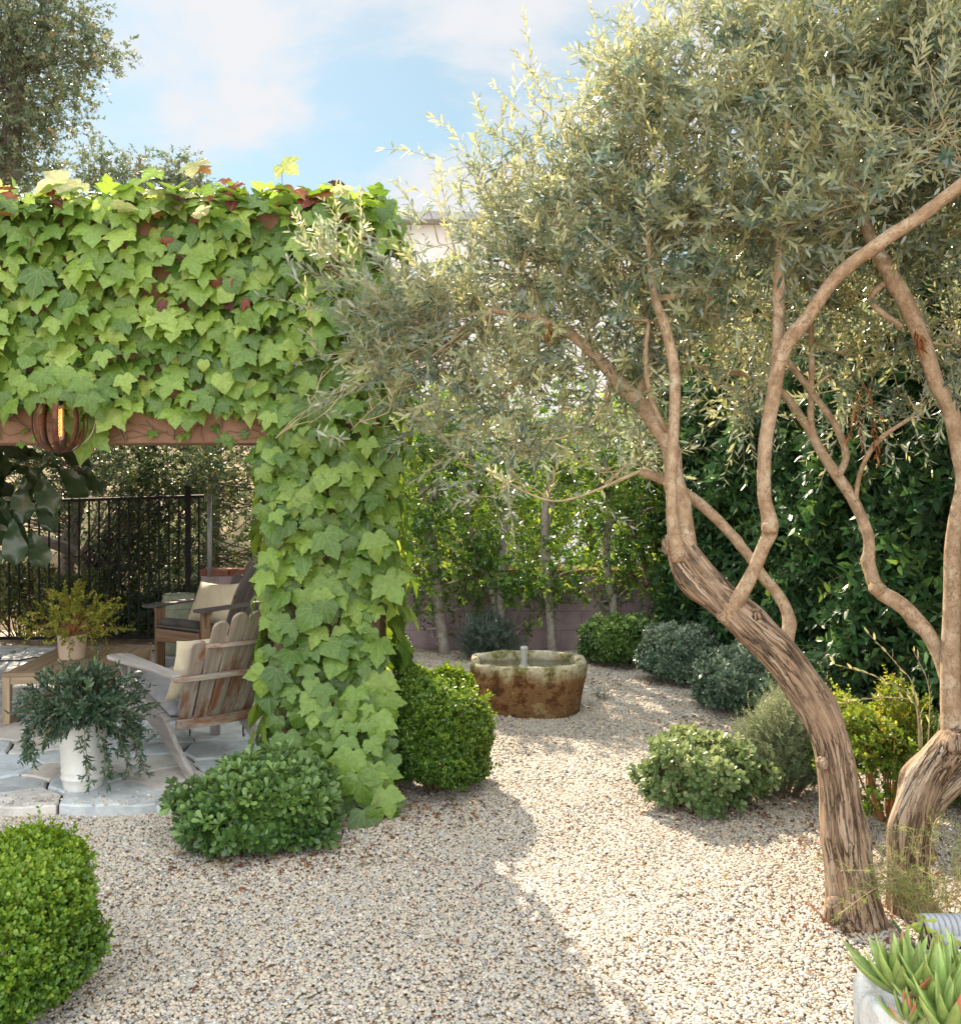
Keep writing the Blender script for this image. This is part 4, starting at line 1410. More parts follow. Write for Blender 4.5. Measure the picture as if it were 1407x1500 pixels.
def sprigs():
    t = thing('willow_sprig', 'arching thin sprigs with pale narrow leaves over the golden shrub', 'plant', ((1345 - CX) / F * 4.75, 4.75, 0))
    lv, tw = Leaves(), MB()
    d = 4.75
    for pts in ([(1345, 1190), (1342, 1040), (1290, 995), (1222, 973)], [(1348, 1190), (1340, 1020), (1310, 970), (1268, 925)], [(1346, 1190), (1346, 1045), (1300, 1022), (1215, 1033)],
                [(1350, 1190), (1360, 1060), (1358, 1000), (1335, 950)], [(1350, 1190), (1340, 1110), (1300, 1078), (1260, 1095)], [(1352, 1190), (1375, 1060), (1392, 1000), (1400, 965)]):
        C = catmull([at(a, b, d + .05 * k) for k, (a, b) in enumerate(pts)], .02)
        tw.tube(C, np.linspace(.005, .0015, len(C)), 5, caps=False)
        C = C[int(len(C) * .42):]
        n = len(C)
        T = nrm(np.gradient(C, axis=0))
        k = np.arange(0, n, 2)
        D = T[k] * .8 + rand_dir(len(k)) * .6 + np.array([0, 0, .3])
        lv.add(C[k], D, rand_dir(len(k)) + np.array([0, 0, .8]), rng.uniform(.035, .06, len(k)), rng.uniform(.009, .014, len(k)), OLIVE, rng.uniform(.3, 1, len(k)))
    lv.build('foliage', M['olive_fresh'], t)
    tw.build('stems', M['twig'], t, True)


sprigs()

# ------------------------------------------------------------------ olive trees
def px_path(rows):
    """(px, py, distance, radius in px) -> centreline with radius in metres"""
    return [(*at(a, b, d), r * d / F) for a, b, d, r in rows]


def rough(amp, fr, vs):
    o = rng.uniform(0, 50)
    bumps = [(rng.uniform(.05, .95), rng.uniform(0, 2 * PI), rng.uniform(.18, .42)) for _ in range(9)]      # old pruning knots

    def f(a, sl_, r):
        out = np.zeros((len(sl_), len(a)))
        for i, s_ in enumerate(sl_):
            for j, t in enumerate(a):
                v = noise.noise(Vector((math.cos(t) * fr + o, math.sin(t) * fr, s_ * vs)))
                u = noise.noise(Vector((math.cos(t) * fr * 2.6 + o, math.sin(t) * fr * 2.6 + 7, s_ * vs * 2)))
                out[i, j] = (-abs(v) * 1.5 + .35 + .5 * u) * amp * r[i]
        A_ = np.asarray(a)
        for bt, ba, bh in bumps:
            ds = (sl_ - bt * sl_[-1]) / (r * 1.1)
            da = np.angle(np.exp(1j * (A_ - ba))) / .75
            out += (np.exp(-ds ** 2)[:, None] * np.exp(-da ** 2)[None]) * bh * r[:, None]
        return out
    return f


def limb(mb, rows, amp=.10, seg=14, step=.03, fr=1.3, vs=5.0):
    p = np.array(px_path(rows))
    if amp < .1:
        p[:, 3] *= .91
    mb.tube(p[:, :3], p[:, 3], seg, step, disp=rough(amp, fr, vs))
    return p


def knot(mb, px, py, d, r, sq=(1, 1, 1)):
    c = at(px, py, d)
    r = r * d / F
    n1, n2 = 14, 10
    V, f = [], []
    for i in range(n1):
        th = PI * (i + .5) / n1
        for j in range(n2 * 2):
            ph = PI * j / n2
            v = np.array([math.sin(th) * math.cos(ph), math.sin(th) * math.sin(ph), math.cos(th)])
            q_ = 1 + .28 * noise.noise(Vector(v * 2.2 + c * 9)) + .12 * noise.noise(Vector(v * 6 + c))
            V.append(c + v * r * q_ * np.array(sq))
    for i in range(n1 - 1):
        for j in range(n2 * 2):
            f.append((i * 2 * n2 + j, i * 2 * n2 + (j + 1) % (2 * n2), (i + 1) * 2 * n2 + (j + 1) % (2 * n2), (i + 1) * 2 * n2 + j))
    mb.raw(V, f)


def crown(tree, blobs, limbs, dens, leafL=.062, leafW=.0140, mats=('olive', 'olive_fresh'), fresh=.16, slen=(.20, .40)):
    """blobs: (px, py, distance, radius in px, density); branches feed each blob from the nearest limb point, shoots sit on the branchlets"""
    lv, lf, tw = Leaves(), Leaves(), MB()
    LP = np.vstack([l[:, :3] for l in limbs])
    for px, py, d, r, w in blobs:
        c = at(px, py, d)
        r = r * d / F
        j = np.argmin(((LP - c) ** 2).sum(1))
        s_ = LP[j]
        mid = (s_ + c) / 2 + rng.normal(0, .06, 3) - np.array([0, 0, .03])
        CB = catmull([s_, mid, c, c + (c - mid) * .35 + rng.normal(0, .04, 3)], .03)
        tw.tube(CB, np.linspace(.0075 if w > .5 else .005, .0016, len(CB)), 6, caps=False)
        h_ = len(CB) // 3
        n2 = max(5, int(20 * w * (r / .35) ** 2))
        u = rand_dir(n2) * (rng.random((n2, 1)) ** .45) * r * np.array([1, 1.0, .95])
        Q = c + u
        for q_ in Q:
            b0 = CB[rng.integers(h_, len(CB))]
            m_ = b0 + (q_ - b0) * .5 + rng.normal(0, .04, 3)
            tw.tube([b0, m_, q_], [.0035, .0028, .0016], 4, .08, caps=False)
        n3 = int(dens * w * (r / .35) ** 2.4)
        k = rng.integers(0, n2, n3)
        Q0 = Q[k]
        al = rng.random(n3) < .22
        Q0[al] = CB[rng.integers(h_, len(CB), int(al.sum()))]
        base = Q0 + rand_dir(n3) * .10 * (r / .35)
        twigs(tw, Q0, base, .0016, .0012)
        D = nrm(base - c) * .75 + rand_dir(n3) * .75 + np.array([-.12, 0, .38])
        L_s = rng.uniform(slen[0], slen[1], n3)
        fsh = (rng.random(n3) < fresh) & (D[:, 2] > 0)
        # upright young shoots on the outside, older leaves hanging
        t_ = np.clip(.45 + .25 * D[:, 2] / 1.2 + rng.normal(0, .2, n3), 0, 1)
        o_ = ~fsh
        shoots(lv, tw, base[o_], D[o_], L_s[o_], 20, leafL, leafW, OLIVE, (30, 62), 'opp', t_[o_], .22, .05, .0017, droop=.10)
        shoots(lf, tw, base[fsh], D[fsh] * np.array([.6, .6, 1]) + np.array([0, 0, .4]), L_s[fsh] * 1.15, 22, leafL * .9, leafW * .92, OLIVE, (22, 48), 'opp', None, .12, .05, .0013)
    cr = lv.build('crown', M[mats[0]], tree)
    lf.build('young_shoots', M[mats[1]], tree)
    tw.build('branchlets', M['twig'], tree, True)
    return cr


def dead_sprays(tree, spots):
    for px, py, d, n, ln in spots:
        lv, tw = Leaves(), MB()
        c = at(px, py, d)
        P = np.broadcast_to(c, (n, 3)) + rng.normal(0, .01, (n, 3))
        shoots(lv, tw, P, np.array([0, 0, -1.]) + rand_dir(n) * .35, ln, 12, .045, .010, OLIVE, (15, 45), 'opp', rng.uniform(0, .8, n), .1, .1, .001)
        lv.build('dead_leaves', M['litter'], tree)
        tw.build('dead_twigs', M['orange_twig'], tree, True)


t1 = thing('olive_tree', 'leaning olive tree with furrowed trunk and burl, forking over the gravel path', 'tree', at(1250, 1362, 3.86) * np.array([1, 1, 0]), group='olive trees')
tr = MB()
main = limb(tr, [(1256, 1385, 3.86, 56), (1252, 1345, 3.86, 42), (1244, 1290, 3.86, 34), (1233, 1210, 3.88, 29), (1225, 1130, 3.9, 27), (1211, 1070, 3.93, 26), (1182, 1015, 3.96, 27),
                 (1142, 960, 4.0, 26), (1103, 922, 4.03, 25), (1066, 886, 4.06, 24), (1030, 850, 4.09, 24), (1004, 815, 4.12, 22), (992, 788, 4.14, 17)], .15, 44, .012, 3.6, 1.6)
knot(tr, 1222, 1338, 3.80, 17, (.9, 1, 1.5))
knot(tr, 1236, 1362, 3.79, 24, (1.2, 1, .9))
knot(tr, 1287, 1372, 3.84, 18, (1.1, 1, .8))
knot(tr, 980, 798, 4.10, 14, (.8, 1, 1.1))
knot(tr, 1203, 1118, 3.84, 11, (.8, 1, .8))
knot(tr, 1107, 901, 3.99, 9, (.9, 1, 1.1))
tr.build('trunk', M['bark'], t1, True)
lb = MB()
LA = limb(lb, [(1006, 828, 4.11, 21), (1000, 765, 4.14, 16), (988, 705, 4.18, 15), (979, 653, 4.22, 14), (951, 609, 4.28, 13), (922, 576, 4.33, 13), (898, 550, 4.38, 11), (862, 512, 4.42, 9), (826, 484, 4.46, 8),
               (780, 466, 4.52, 6), (720, 455, 4.58, 4)], .05, 14, .025)
LB = limb(lb, [(994, 820, 4.09, 14), (984, 763, 4.06, 9), (983, 690, 4.06, 9), (987, 617, 4.10, 9), (987, 543, 4.14, 9), (973, 477, 4.18, 8), (960, 440, 4.22, 7), (950, 380, 4.26, 5), (948, 300, 4.3, 4)], .05, 12, .025)
LA2 = limb(lb, [(930, 582, 4.32, 8), (946, 552, 4.36, 9), (956, 525, 4.40, 9), (949, 480, 4.46, 7), (940, 430, 4.5, 5), (920, 360, 4.55, 4)], .05, 10, .025)
LC = limb(lb, [(1060, 906, 4.05, 19), (1082, 875, 4.0, 13), (1102, 838, 3.96, 11), (1118, 800, 3.95, 11), (1129, 772, 3.94, 12), (1119, 727, 3.94, 11), (1120, 653, 3.94, 11), (1131, 585, 3.94, 11.5), (1146, 516, 3.92, 12),
               (1179, 470, 3.88, 11), (1223, 408, 3.82, 11), (1285, 358, 3.76, 11), (1340, 322, 3.72, 11), (1407, 270, 3.66, 10), (1480, 200, 3.6, 7)], .05, 14, .025)
LC1 = limb(lb, [(1137, 535, 3.95, 10), (1139, 490, 3.99, 9), (1140, 415, 4.04, 9), (1143, 340, 4.1, 7), (1150, 230, 4.16, 5), (1160, 120, 4.2, 4)], .05, 12, .025)
LD = limb(lb, [(1149, 965, 4.04, 12), (1154, 905, 4.12, 10), (1138, 870, 4.16, 9), (1118, 846, 4.18, 9), (1090, 806, 4.22, 8), (1046, 757, 4.26, 8.5), (1010, 727, 4.3, 8.5), (973, 704, 4.34, 8), (938, 690, 4.38, 8)], .06, 12, .025)
knot(lb, 1127, 773, 3.92, 13, (.9, 1, .8))
LE = limb(lb, [(960, 438, 4.22, 6), (1000, 432, 4.2, 4), (1040, 420, 4.2, 3)], .05, 8, .03)
LF = limb(lb, [(976, 632, 4.2, 4), (952, 580, 4.2, 4), (945, 520, 4.2, 4), (950, 470, 4.24, 3)], .05, 8, .03)
lb.build('limbs', M['limb'], t1, True)
blobs1 = [(520, 450, 4.75, 80, .45), (480, 545, 4.7, 50, .5), (600, 480, 4.7, 85, .7), (585, 385, 4.8, 80, .42), (640, 560, 4.65, 75, .95), (690, 470, 4.7, 95, 1.0), (665, 370, 4.8, 90, .55), (740, 570, 4.6, 85, 1), (560, 540, 4.7, 65, .8),
          (760, 380, 4.7, 110, .85), (740, 260, 4.8, 80, .38), (835, 470, 4.6, 95, 1.0), (840, 300, 4.7, 115, .75), (820, 190, 4.75, 75, .4), (900, 580, 4.6, 60, .8), (830, 600, 4.6, 60, .8), (915, 400, 4.5, 105, 1), (930, 240, 4.6, 125, 1),
          (920, 110, 4.65, 90, .5), (1010, 330, 4.4, 120, 1), (1030, 160, 4.5, 130, 1), (1010, 40, 4.55, 100, .8), (1060, 460, 4.4, 80, .9), (1120, 330, 4.25, 110, 1), (1150, 180, 4.3, 120, 1), (1140, 50, 4.4, 110, .9), (715, 690, 4.5, 48, .8),
          (765, 650, 4.5, 55, .9), (690, 620, 4.55, 60, .8), (860, 540, 4.5, 70, 1), (1060, 560, 4.6, 60, .8), (960, 470, 4.3, 60, .7), (1000, 520, 4.7, 60, .7), (1250, 300, 4.0, 100, .9), (1360, 200, 3.95, 110, .9), (450, 600, 4.65, 30, .4), (545, 600, 4.6, 45, .5), (905, 690, 4.4, 42, .8), (960, 610, 4.75, 45, .8)]
crown(t1, blobs1, [LA, LB, LA2, LC, LC1, LD, LE, LF], 116)
dead_sprays(t1, [(805, 470, 4.4, 2, .10)])

t2 = thing('olive_tree', 'olive tree with crooked forking trunk at the picture edge behind the wispy fern', 'tree', at(1338, 1345, 3.95) * np.array([1, 1, 0]), group='olive trees')
tr = MB()
limb(tr, [(1334, 1375, 3.95, 40), (1331, 1320, 3.95, 32), (1331, 1250, 3.96, 27), (1340, 1185, 3.98, 25), (1360, 1137, 4.0, 25), (1383, 1103, 4.02, 24), (1402, 1080, 4.03, 22), (1408, 1055, 4.04, 18)], .14, 36, .014, 3.4, 1.8)
limb(tr, [(1350, 1200, 4.02, 16), (1375, 1165, 4.04, 17), (1405, 1138, 4.06, 16), (1450, 1100, 4.1, 13), (1500, 1000, 4.15, 10)], .12, 14, .02, 1.7, 3)
knot(tr, 1400, 1088, 3.98, 21, (1, 1, .9))
knot(tr, 1350, 1240, 3.96, 22, (.8, 1, 1.4))
tr.build('trunk', M['bark'], t2, True)
lb = MB()
L1 = limb(lb, [(1400, 1092, 4.03, 23), (1393, 1045, 4.04, 17), (1391, 960, 4.05, 15), (1394, 880, 4.07, 14), (1394, 805, 4.09, 12), (1400, 760, 4.1, 12), (1411, 712, 4.11, 13), (1405, 665, 4.13, 13), (1391, 600, 4.16, 13), (1370, 560, 4.18, 12),
               (1351, 500, 4.2, 13), (1321, 433, 4.23, 13), (1296, 388, 4.26, 12), (1270, 338, 4.3, 10), (1254, 287, 4.34, 8), (1240, 200, 4.4, 6), (1235, 100, 4.45, 4)], .05, 14, .025)
L2 = limb(lb, [(1388, 1000, 4.07, 12), (1376, 962, 4.12, 12), (1356, 925, 4.18, 12), (1321, 888, 4.25, 13), (1286, 864, 4.3, 12), (1273, 830, 4.34, 10), (1272, 790, 4.36, 9), (1260, 755, 4.4, 9), (1243, 722, 4.44, 9), (1222, 692, 4.48, 9),
               (1204, 665, 4.52, 8), (1186, 632, 4.56, 7), (1168, 605, 4.6, 7), (1145, 575, 4.66, 6), (1110, 552, 4.7, 5), (1046, 543, 4.76, 4)], .06, 12, .025)
L3 = limb(lb, [(1226, 700, 4.46, 6), (1238, 672, 4.46, 6), (1233, 645, 4.48, 5.5), (1216, 612, 4.52, 5.5), (1186, 572, 4.56, 5), (1156, 532, 4.6, 5), (1130, 500, 4.64, 4)], .05, 9, .025)
L4 = limb(lb, [(1190, 640, 4.55, 6), (1187, 602, 4.56, 5), (1188, 506, 4.58, 5), (1184, 445, 4.6, 4.5), (1180, 380, 4.62, 4)], .05, 9, .025)
L5 = limb(lb, [(1252, 738, 4.42, 4), (1260, 690, 4.38, 4), (1285, 646, 4.32, 4), (1332, 613, 4.24, 3)], .05, 8, .025)
L6 = limb(lb, [(1305, 405, 4.25, 5), (1275, 440, 4.28, 5), (1320, 480, 4.24, 4.5)], .05, 8, .025)
knot(lb, 1284, 862, 4.28, 12, (1, 1, .9))
lb.build('limbs', M['limb'], t2, True)
blobs2 = [(1240, 150, 4.5, 130, 1), (1250, 30, 4.55, 120, .9), (1340, 80, 4.4, 130, 1), (1420, 150, 4.3, 130, 1), (1430, 20, 4.35, 110, .9), (1330, 280, 4.6, 120, 1), (1420, 330, 4.4, 100, .9), (1240, 440, 4.7, 90, .9), (1160, 500, 4.85, 80, .8),
          (1300, 520, 4.75, 80, .75), (1390, 480, 4.5, 80, .8), (1400, 590, 4.3, 42, .5), (1230, 570, 4.85, 60, .55), (1090, 590, 4.9, 60, .6), (1180, 330, 4.7, 110, .9), (1500, 250, 4.4, 120, .7), (1340, 600, 4.3, 30, .35)]
crown(t2, blobs2, [L1, L2, L3, L4, L5, L6], 138)
dead_sprays(t2, [(1345, 480, 4.15, 4, .10), (1260, 560, 4.3, 2, .22), (1272, 610, 4.3, 2, .22), (1262, 600, 4.32, 2, .18)])

# ------------------------------------------------------------------ the tall hedge
hd = thing('hedge', 'tall dark glossy hedge walling in the garden beyond the olive trunks', 'hedge', (2.4, 7.5, 0))
path = catmull([(1.95, 10.6, 0), (2.2, 9.0, 0), (2.52, 7.2, 0), (2.86, 5.6, 0), (3.1, 4.2, 0), (3.3, 2.2, 0)], .1)
lv, tw = Leaves(), MB()
n = 20000
k = rng.integers(0, len(path) - 1, n)
base = path[k] + (path[k + 1] - path[k]) * rng.random((n, 1))
zz = rng.uniform(.02, 3.9, n) ** 1.0
dep = np.where(rng.random(n) < .45, rng.normal(0, .07, n), rng.uniform(0, 1.0, n))
bul = .16 * np.sin(base[:, 1] * 3.1 + zz * 1.7) * np.sin(zz * 2.6 + base[:, 1] * 1.3) + .08 * np.sin(base[:, 1] * 7 + zz * 5)
P = np.column_stack([base[:, 0] + dep + bul, base[:, 1] + rng.normal(0, .05, n), zz])
D = np.array([-.75, -.35, .25]) + rand_dir(n) * .7
ti = np.clip(.36 + rng.normal(0, .26, n), 0, 1)
shoots(lv, tw, P, D, rng.uniform(.12, .32, n), 10, .098, .042, FICUS, (40, 75), 'alt', ti, .2, .1, .002, droop=.25)
top = rng.random(n) < .12
lv.build('foliage', M['hedge'], hd)
for k in range(0, len(path), 3):
    p = path[k] + np.array([.32, 0, 0])
    tw.tube([(p[0], p[1], 0), (p[0] + rng.normal(0, .08), p[1] + rng.normal(0, .08), 1.8), (p[0] + rng.normal(0, .15), p[1], 3.7)], [.03, .022, .01], 6, .15, caps=False)
for px, pts in ((0, [(968, 935), (962, 890), (939, 814), (924, 770)]), (1, [(985, 930), (978, 880), (990, 820)])):
    tw.tube([at(a, b_, 9.7) for a, b_ in pts], [.03, .028, .02, .015][:len(pts)], 8, .06)
tw.build('branches', M['dark_twig'], hd, True)

# ------------------------------------------------------------------ young trees along the wall, trees beyond
def small_tree(name, label, group, trunk, d, blobs, mat, n, leaf=(.075, .030), bark='grey_bark', m=9, sl_=(.15, .32), stretch=1.0, tint=None):
    base = at(*trunk[0][:2], d) * np.array([1, 1, 0])
    t = thing(name, label, 'tree', base, group=group)
    tr = MB()
    pts = px_path([(a, b_, d, r) for a, b_, r in trunk])
    pts[0] = (pts[0][0], pts[0][1], -.05, pts[0][3])
    p = np.array(pts)
    tr.tube(p[:, :3], p[:, 3], 12, .05, disp=rough(.08, 1.2, 5))
    lv, tw = Leaves(), MB()
    C = catmull(p[:, :3], .1)
    tot = sum(b_[2] * b_[3] for b_ in blobs)
    for bx, by, brx, bry, w in blobs:
        c = at(bx, by, d)
        r = np.array([brx, (brx + bry) / 2 * stretch, bry]) * d / F
        nn = max(4, int(n * brx * bry / tot * w))
        u = rand_dir(nn) * rng.random((nn, 1)) ** .42
        P = c + u * r
        P[:, 2] = np.maximum(P[:, 2], .05)
        D = nrm(u * r) * .8 + rand_dir(nn) * .7 + np.array([0, -.15, .12])
        ti = np.clip(.45 + rng.normal(0, .22, nn), 0, 1) if tint is None else np.clip(tint + rng.normal(0, .2, nn), 0, 1)
        shoots(lv, tw, P, D, rng.uniform(*sl_, nn), m, leaf[0], leaf[1], FICUS, (35, 70), 'alt', ti, .2, .1, .002, droop=.2)
        j = np.argmin(((C - c) ** 2).sum(1))
        for q_ in P[:max(3, nn // 22)]:
            s_ = C[max(0, j - rng.integers(0, 4))]
            tr.tube([s_, (s_ + q_) / 2 + rng.normal(0, .04, 3) - (0, 0, .03), q_], [.012, .008, .003], 6, .12, caps=False)
    tr.build('trunk', M[bark], t, True)
    lv.build('crown', M[mat], t)
    tw.build('twigs', M['dark_twig'], t, True)
    return t


GR = 'young trees along the mauve wall'
DT = 9.72
small_tree('wall_tree', 'slim pale trunked tree nearest the ivy pillar, before the mauve wall', GR, [(652, 962, 8.5), (646, 920, 8), (639, 860, 7.5), (633, 800, 7), (626, 765, 6.5), (638, 715, 6), (642, 640, 5), (636, 560, 3)], DT,
           [(620, 700, 55, 70, 1), (600, 800, 45, 70, .9), (650, 800, 45, 60, .8), (615, 860, 40, 35, .55), (640, 620, 55, 55, .75), (590, 640, 45, 60, .6), (605, 925, 40, 18, .12), (690, 850, 20, 40, .4)], 'ficus', 840)
small_tree('wall_tree', 'left leaning twin tree whose trunk bends away behind the blue grey bush', GR, [(730, 962, 6), (726, 905, 6), (721, 868, 6), (706, 830, 5.5), (693, 800, 5), (685, 750, 4.5), (690, 690, 4), (686, 620, 3)], DT + .04,
           [(690, 740, 45, 60, .55), (700, 820, 40, 45, .75), (680, 650, 45, 55, .6), (715, 860, 35, 22, .45)], 'ficus', 480)
small_tree('wall_tree', 'straight twin tree behind the blue grey bush and stone basin', GR, [(737, 962, 6.5), (735, 910, 6), (733, 860, 6), (736, 800, 6), (740, 740, 6), (748, 680, 5), (750, 600, 3)], DT - .03,
           [(745, 760, 42, 45, .6), (750, 840, 50, 35, .7), (745, 680, 45, 50, .55), (760, 900, 30, 30, .22), (755, 600, 45, 45, .6)], 'ficus', 480)
small_tree('wall_tree', 'pale trunked tree standing directly behind the basin fountain', GR, [(809, 966, 7.5), (806, 910, 7), (802, 860, 6.5), (799, 815, 6.5), (797, 765, 6.5), (803, 718, 6), (813, 672, 5.5), (822, 600, 4)], DT - .02,
           [(800, 740, 40, 45, .45), (815, 840, 50, 35, .8), (790, 860, 35, 30, .5), (820, 660, 50, 50, .6), (850, 720, 40, 40, .45), (830, 590, 45, 45, .6)], 'ficus', 520)
small_tree('wall_tree', 'slender tree on the wall side of the dark green shrub', GR, [(906, 962, 7), (902, 925, 6.5), (897, 880, 6), (889, 835, 6), (888, 790, 6), (893, 739, 5.5), (886, 690, 5), (880, 610, 3)], DT,
           [(890, 760, 40, 60, .7), (870, 690, 50, 50, .65), (915, 830, 40, 40, .55), (870, 840, 40, 30, .6), (905, 640, 45, 45, .7), (935, 760, 35, 60, .6), (860, 880, 30, 20, .25)], 'ficus', 560)
small_tree('wall_tree', 'thin tree in the corner where the mauve wall meets the hedge', GR, [(978, 950, 5.5), (968, 905, 5), (955, 860, 5), (940, 815, 4.5), (925, 775, 4), (915, 720, 3)], DT + .06,
           [(950, 790, 40, 60, .8), (960, 860, 35, 30, .6), (945, 700, 45, 60, .8), (975, 640, 40, 60, .8)], 'ficus', 420)

GB = 'sunlit trees beyond the wall'
for k, (px, d, w, hgt, lab) in enumerate([(620, 12.6, 60, 560, 'yellow green sunlit tree behind the tree nearest the ivy pillar'), (705, 13.2, 60, 640, 'bright backlit tree beyond the wall behind the twin trunks'),
                                          (780, 12.4, 55, 690, 'low glowing yellow tree beyond the wall, behind the basin fountain'), (862, 13.0, 60, 620, 'sunlit light green tree beyond the wall behind the dark green shrub'),
                                          (940, 12.4, 55, 560, 'light green tree beyond the wall at the hedge corner')]):
    small_tree('sunlit_tree', lab, GB, [(px, 890, 8), (px + 4, 800, 7), (px - 3, 720, 5), (px, hgt + 40, 3)], d,
               [(px, 780, w, 60, .5), (px - 20, 720, w * .8, 50, .5), (px + 25, 700, w * .7, 50, .5), (px, hgt + 40, w, 55, .5)], 'sunny', 900, (.085, .04), 'oak_bark', 9)

# scrub oaks beyond the fence
GS = 'scrubby oaks beyond the iron fence'
small_tree('scrub_oak', 'dark scrubby oak behind the lantern end of the fence', GS, [(60, 960, 14), (75, 900, 12), (95, 840, 11), (110, 760, 9), (130, 680, 6)], 12.2,
           [(60, 690, 90, 60, .9), (150, 690, 90, 70, 1), (130, 770, 70, 60, .7), (-60, 720, 100, 90, .9), (70, 610, 150, 70, .9), (-30, 880, 60, 60, .5)], 'scrub', 2300, (.055, .026), 'oak_bark', 9, (.12, .3))
small_tree('scrub_oak', 'dark scrubby oak with a low grey limb behind the fence middle', GS, [(215, 960, 20), (190, 905, 15), (150, 860, 11), (115, 815, 10), (75, 795, 8), (30, 790, 6)], 11.2,
           [(190, 840, 60, 70, .8), (240, 760, 80, 70, 1), (230, 680, 90, 60, 1), (270, 860, 60, 60, .8), (160, 910, 45, 40, .5)], 'scrub', 2300, (.05, .024), 'oak_bark', 9, (.12, .3))
small_tree('scrub_oak', 'sun dappled oak behind the steel pole and fence end', GS, [(300, 960, 16), (300, 880, 13), (310, 800, 10), (315, 720, 7), (300, 650, 5)], 12.6,
           [(330, 680, 70, 60, 1), (290, 720, 60, 60, .7), (345, 790, 55, 70, .6), (300, 830, 50, 60, .7), (400, 700, 80, 80, .8), (440, 800, 80, 80, .6), (350, 610, 120, 60, .9)], 'scrub', 2100, (.055, .026), 'oak_bark', 9,
           (.12, .3), tint=.62)
GG = 'shrubs at the foot of the fence'
for px, d, rx, h, lab, tn in ((30, 10.7, .6, .9, 'yellow green bush behind the fence by the picture edge', .8), (120, 10.6, .5, .7, 'pale sunlit bush low behind the fence, past the coffee table', .7),
                              (250, 10.6, .5, .55, 'dull green bush behind the fence and the far chair', .4)):
    shrub('fence_bush', lab, 'shrub', ((px - CX) / F * d, d), rx, .4, h, 'scrub', 900, 'lance', (.05, .02), lump=.2, shoot=.2, m=9, group=GG, tintmap=lambda d_, tn=tn: tn + 0 * d_[:, 0], core=.3)

# big oak high on the left, smaller treetops beside it
small_tree('oak_tree', 'huge grey green oak towering behind the pavilion at upper left', None, [(-60, 960, 34), (-50, 700, 28), (-20, 450, 22), (10, 250, 16), (30, 100, 10)], 17.0,
           [(40, 60, 100, 70, 1), (110, 85, 65, 40, .8), (150, 75, 45, 25, .55), (60, 150, 75, 55, .9), (10, 210, 75, 60, 1), (50, 260, 55, 30, .8), (-60, 120, 120, 140, 1), (90, 20, 70, 40, .7), (-20, 0, 110, 60, 1), (-60, 320, 130, 120, .8),
            (110, 150, 30, 20, .4), (20, -80, 110, 60, .9)], 'oak', 5200, (.085, .042), 'oak_bark', 9, (.15, .4))
for px, py, d, lab in ((150, 225, 24.0, 'small hazy treetop showing above the ivy next to the huge oak'), (205, 232, 25.0, 'thin wispy treetop above the ivy between two fuller ones'),
                       (262, 235, 24.0, 'small dark treetop above the ivy, farthest from the huge oak')):
    small_tree('distant_tree', lab, 'distant treetops above the ivy', [(px, 800, 9), (px + 3, 500, 7), (px, 320, 4), (px, py, 2)], d,
               [(px, py + 15, 34 if px != 205 else 22, 26, .8), (px - 14, py + 50, 34, 26, .9), (px + 14, py + 45, 34, 24, .9), (px, py + 110, 55, 60, .8)], 'oak', 620 if px != 205 else 380, (.12, .055), 'oak_bark', 9, (.2, .5))
# ------------------------------------------------------------------ stone basin fountain
bx, by = (771 - CX) / F * 7.38, 7.38
bs = thing('basin_fountain', 'old rust stained stone trough with mossy rim, bubbling on the gravel', 'fountain', (bx, by, 0))


def basin():
    seg = 72
    a = np.linspace(0, 2 * PI, seg, endpoint=False)
    e = 2 / 3.0
    ux = np.sign(np.cos(a)) * np.abs(np.cos(a)) ** e
    uy = np.sign(np.sin(a)) * np.abs(np.sin(a)) ** e
    prof = [(.86, .90, -.03), (.88, .92, .03), (.915, .95, .10), (.945, .97, .17), (.97, .985, .24), (.99, .995, .30), (1.0, 1.0, .345), (1.005, 1.005, .375), (.985, .985, .393),
            (.94, .935, .398), (.875, .86, .396), (.84, .825, .385), (.825, .81, .35), (.81, .79, .28), (.78, .76, .20), (.6, .6, .15), (.0, .0, .14)]
    V = []
    for i, (sx, sy, z) in enumerate(prof):
        for j in range(seg):
            w = 1 + .020 * math.sin(3 * a[j] + 1) + .014 * math.sin(7 * a[j] + 2)
            nz = noise.noise(Vector((ux[j] * 3, uy[j] * 3, z * 5))) * .020 + noise.noise(Vector((ux[j] * 9, uy[j] * 9, z * 15))) * .009
            r = w + nz * (2.0 if i < 12 else 1)
            x, y = ux[j] * .445 * sx * r, uy[j] * .36 * sy * r
            zz = z + (.016 * noise.noise(Vector((ux[j] * 2.5 + 4, uy[j] * 2.5, 0))) + .012 * noise.noise(Vector((ux[j] * 8, uy[j] * 8, 3))) if i > 5 and i < 13 else 0)
            V.append((bx + x, by + y, zz))
    f = []
    for i in range(len(prof) - 1):
        for j in range(seg):
            f.append((i * seg + j, i * seg + (j + 1) % seg, (i + 1) * seg + (j + 1) % seg, (i + 1) * seg + j))
    return MB().raw(V, f)


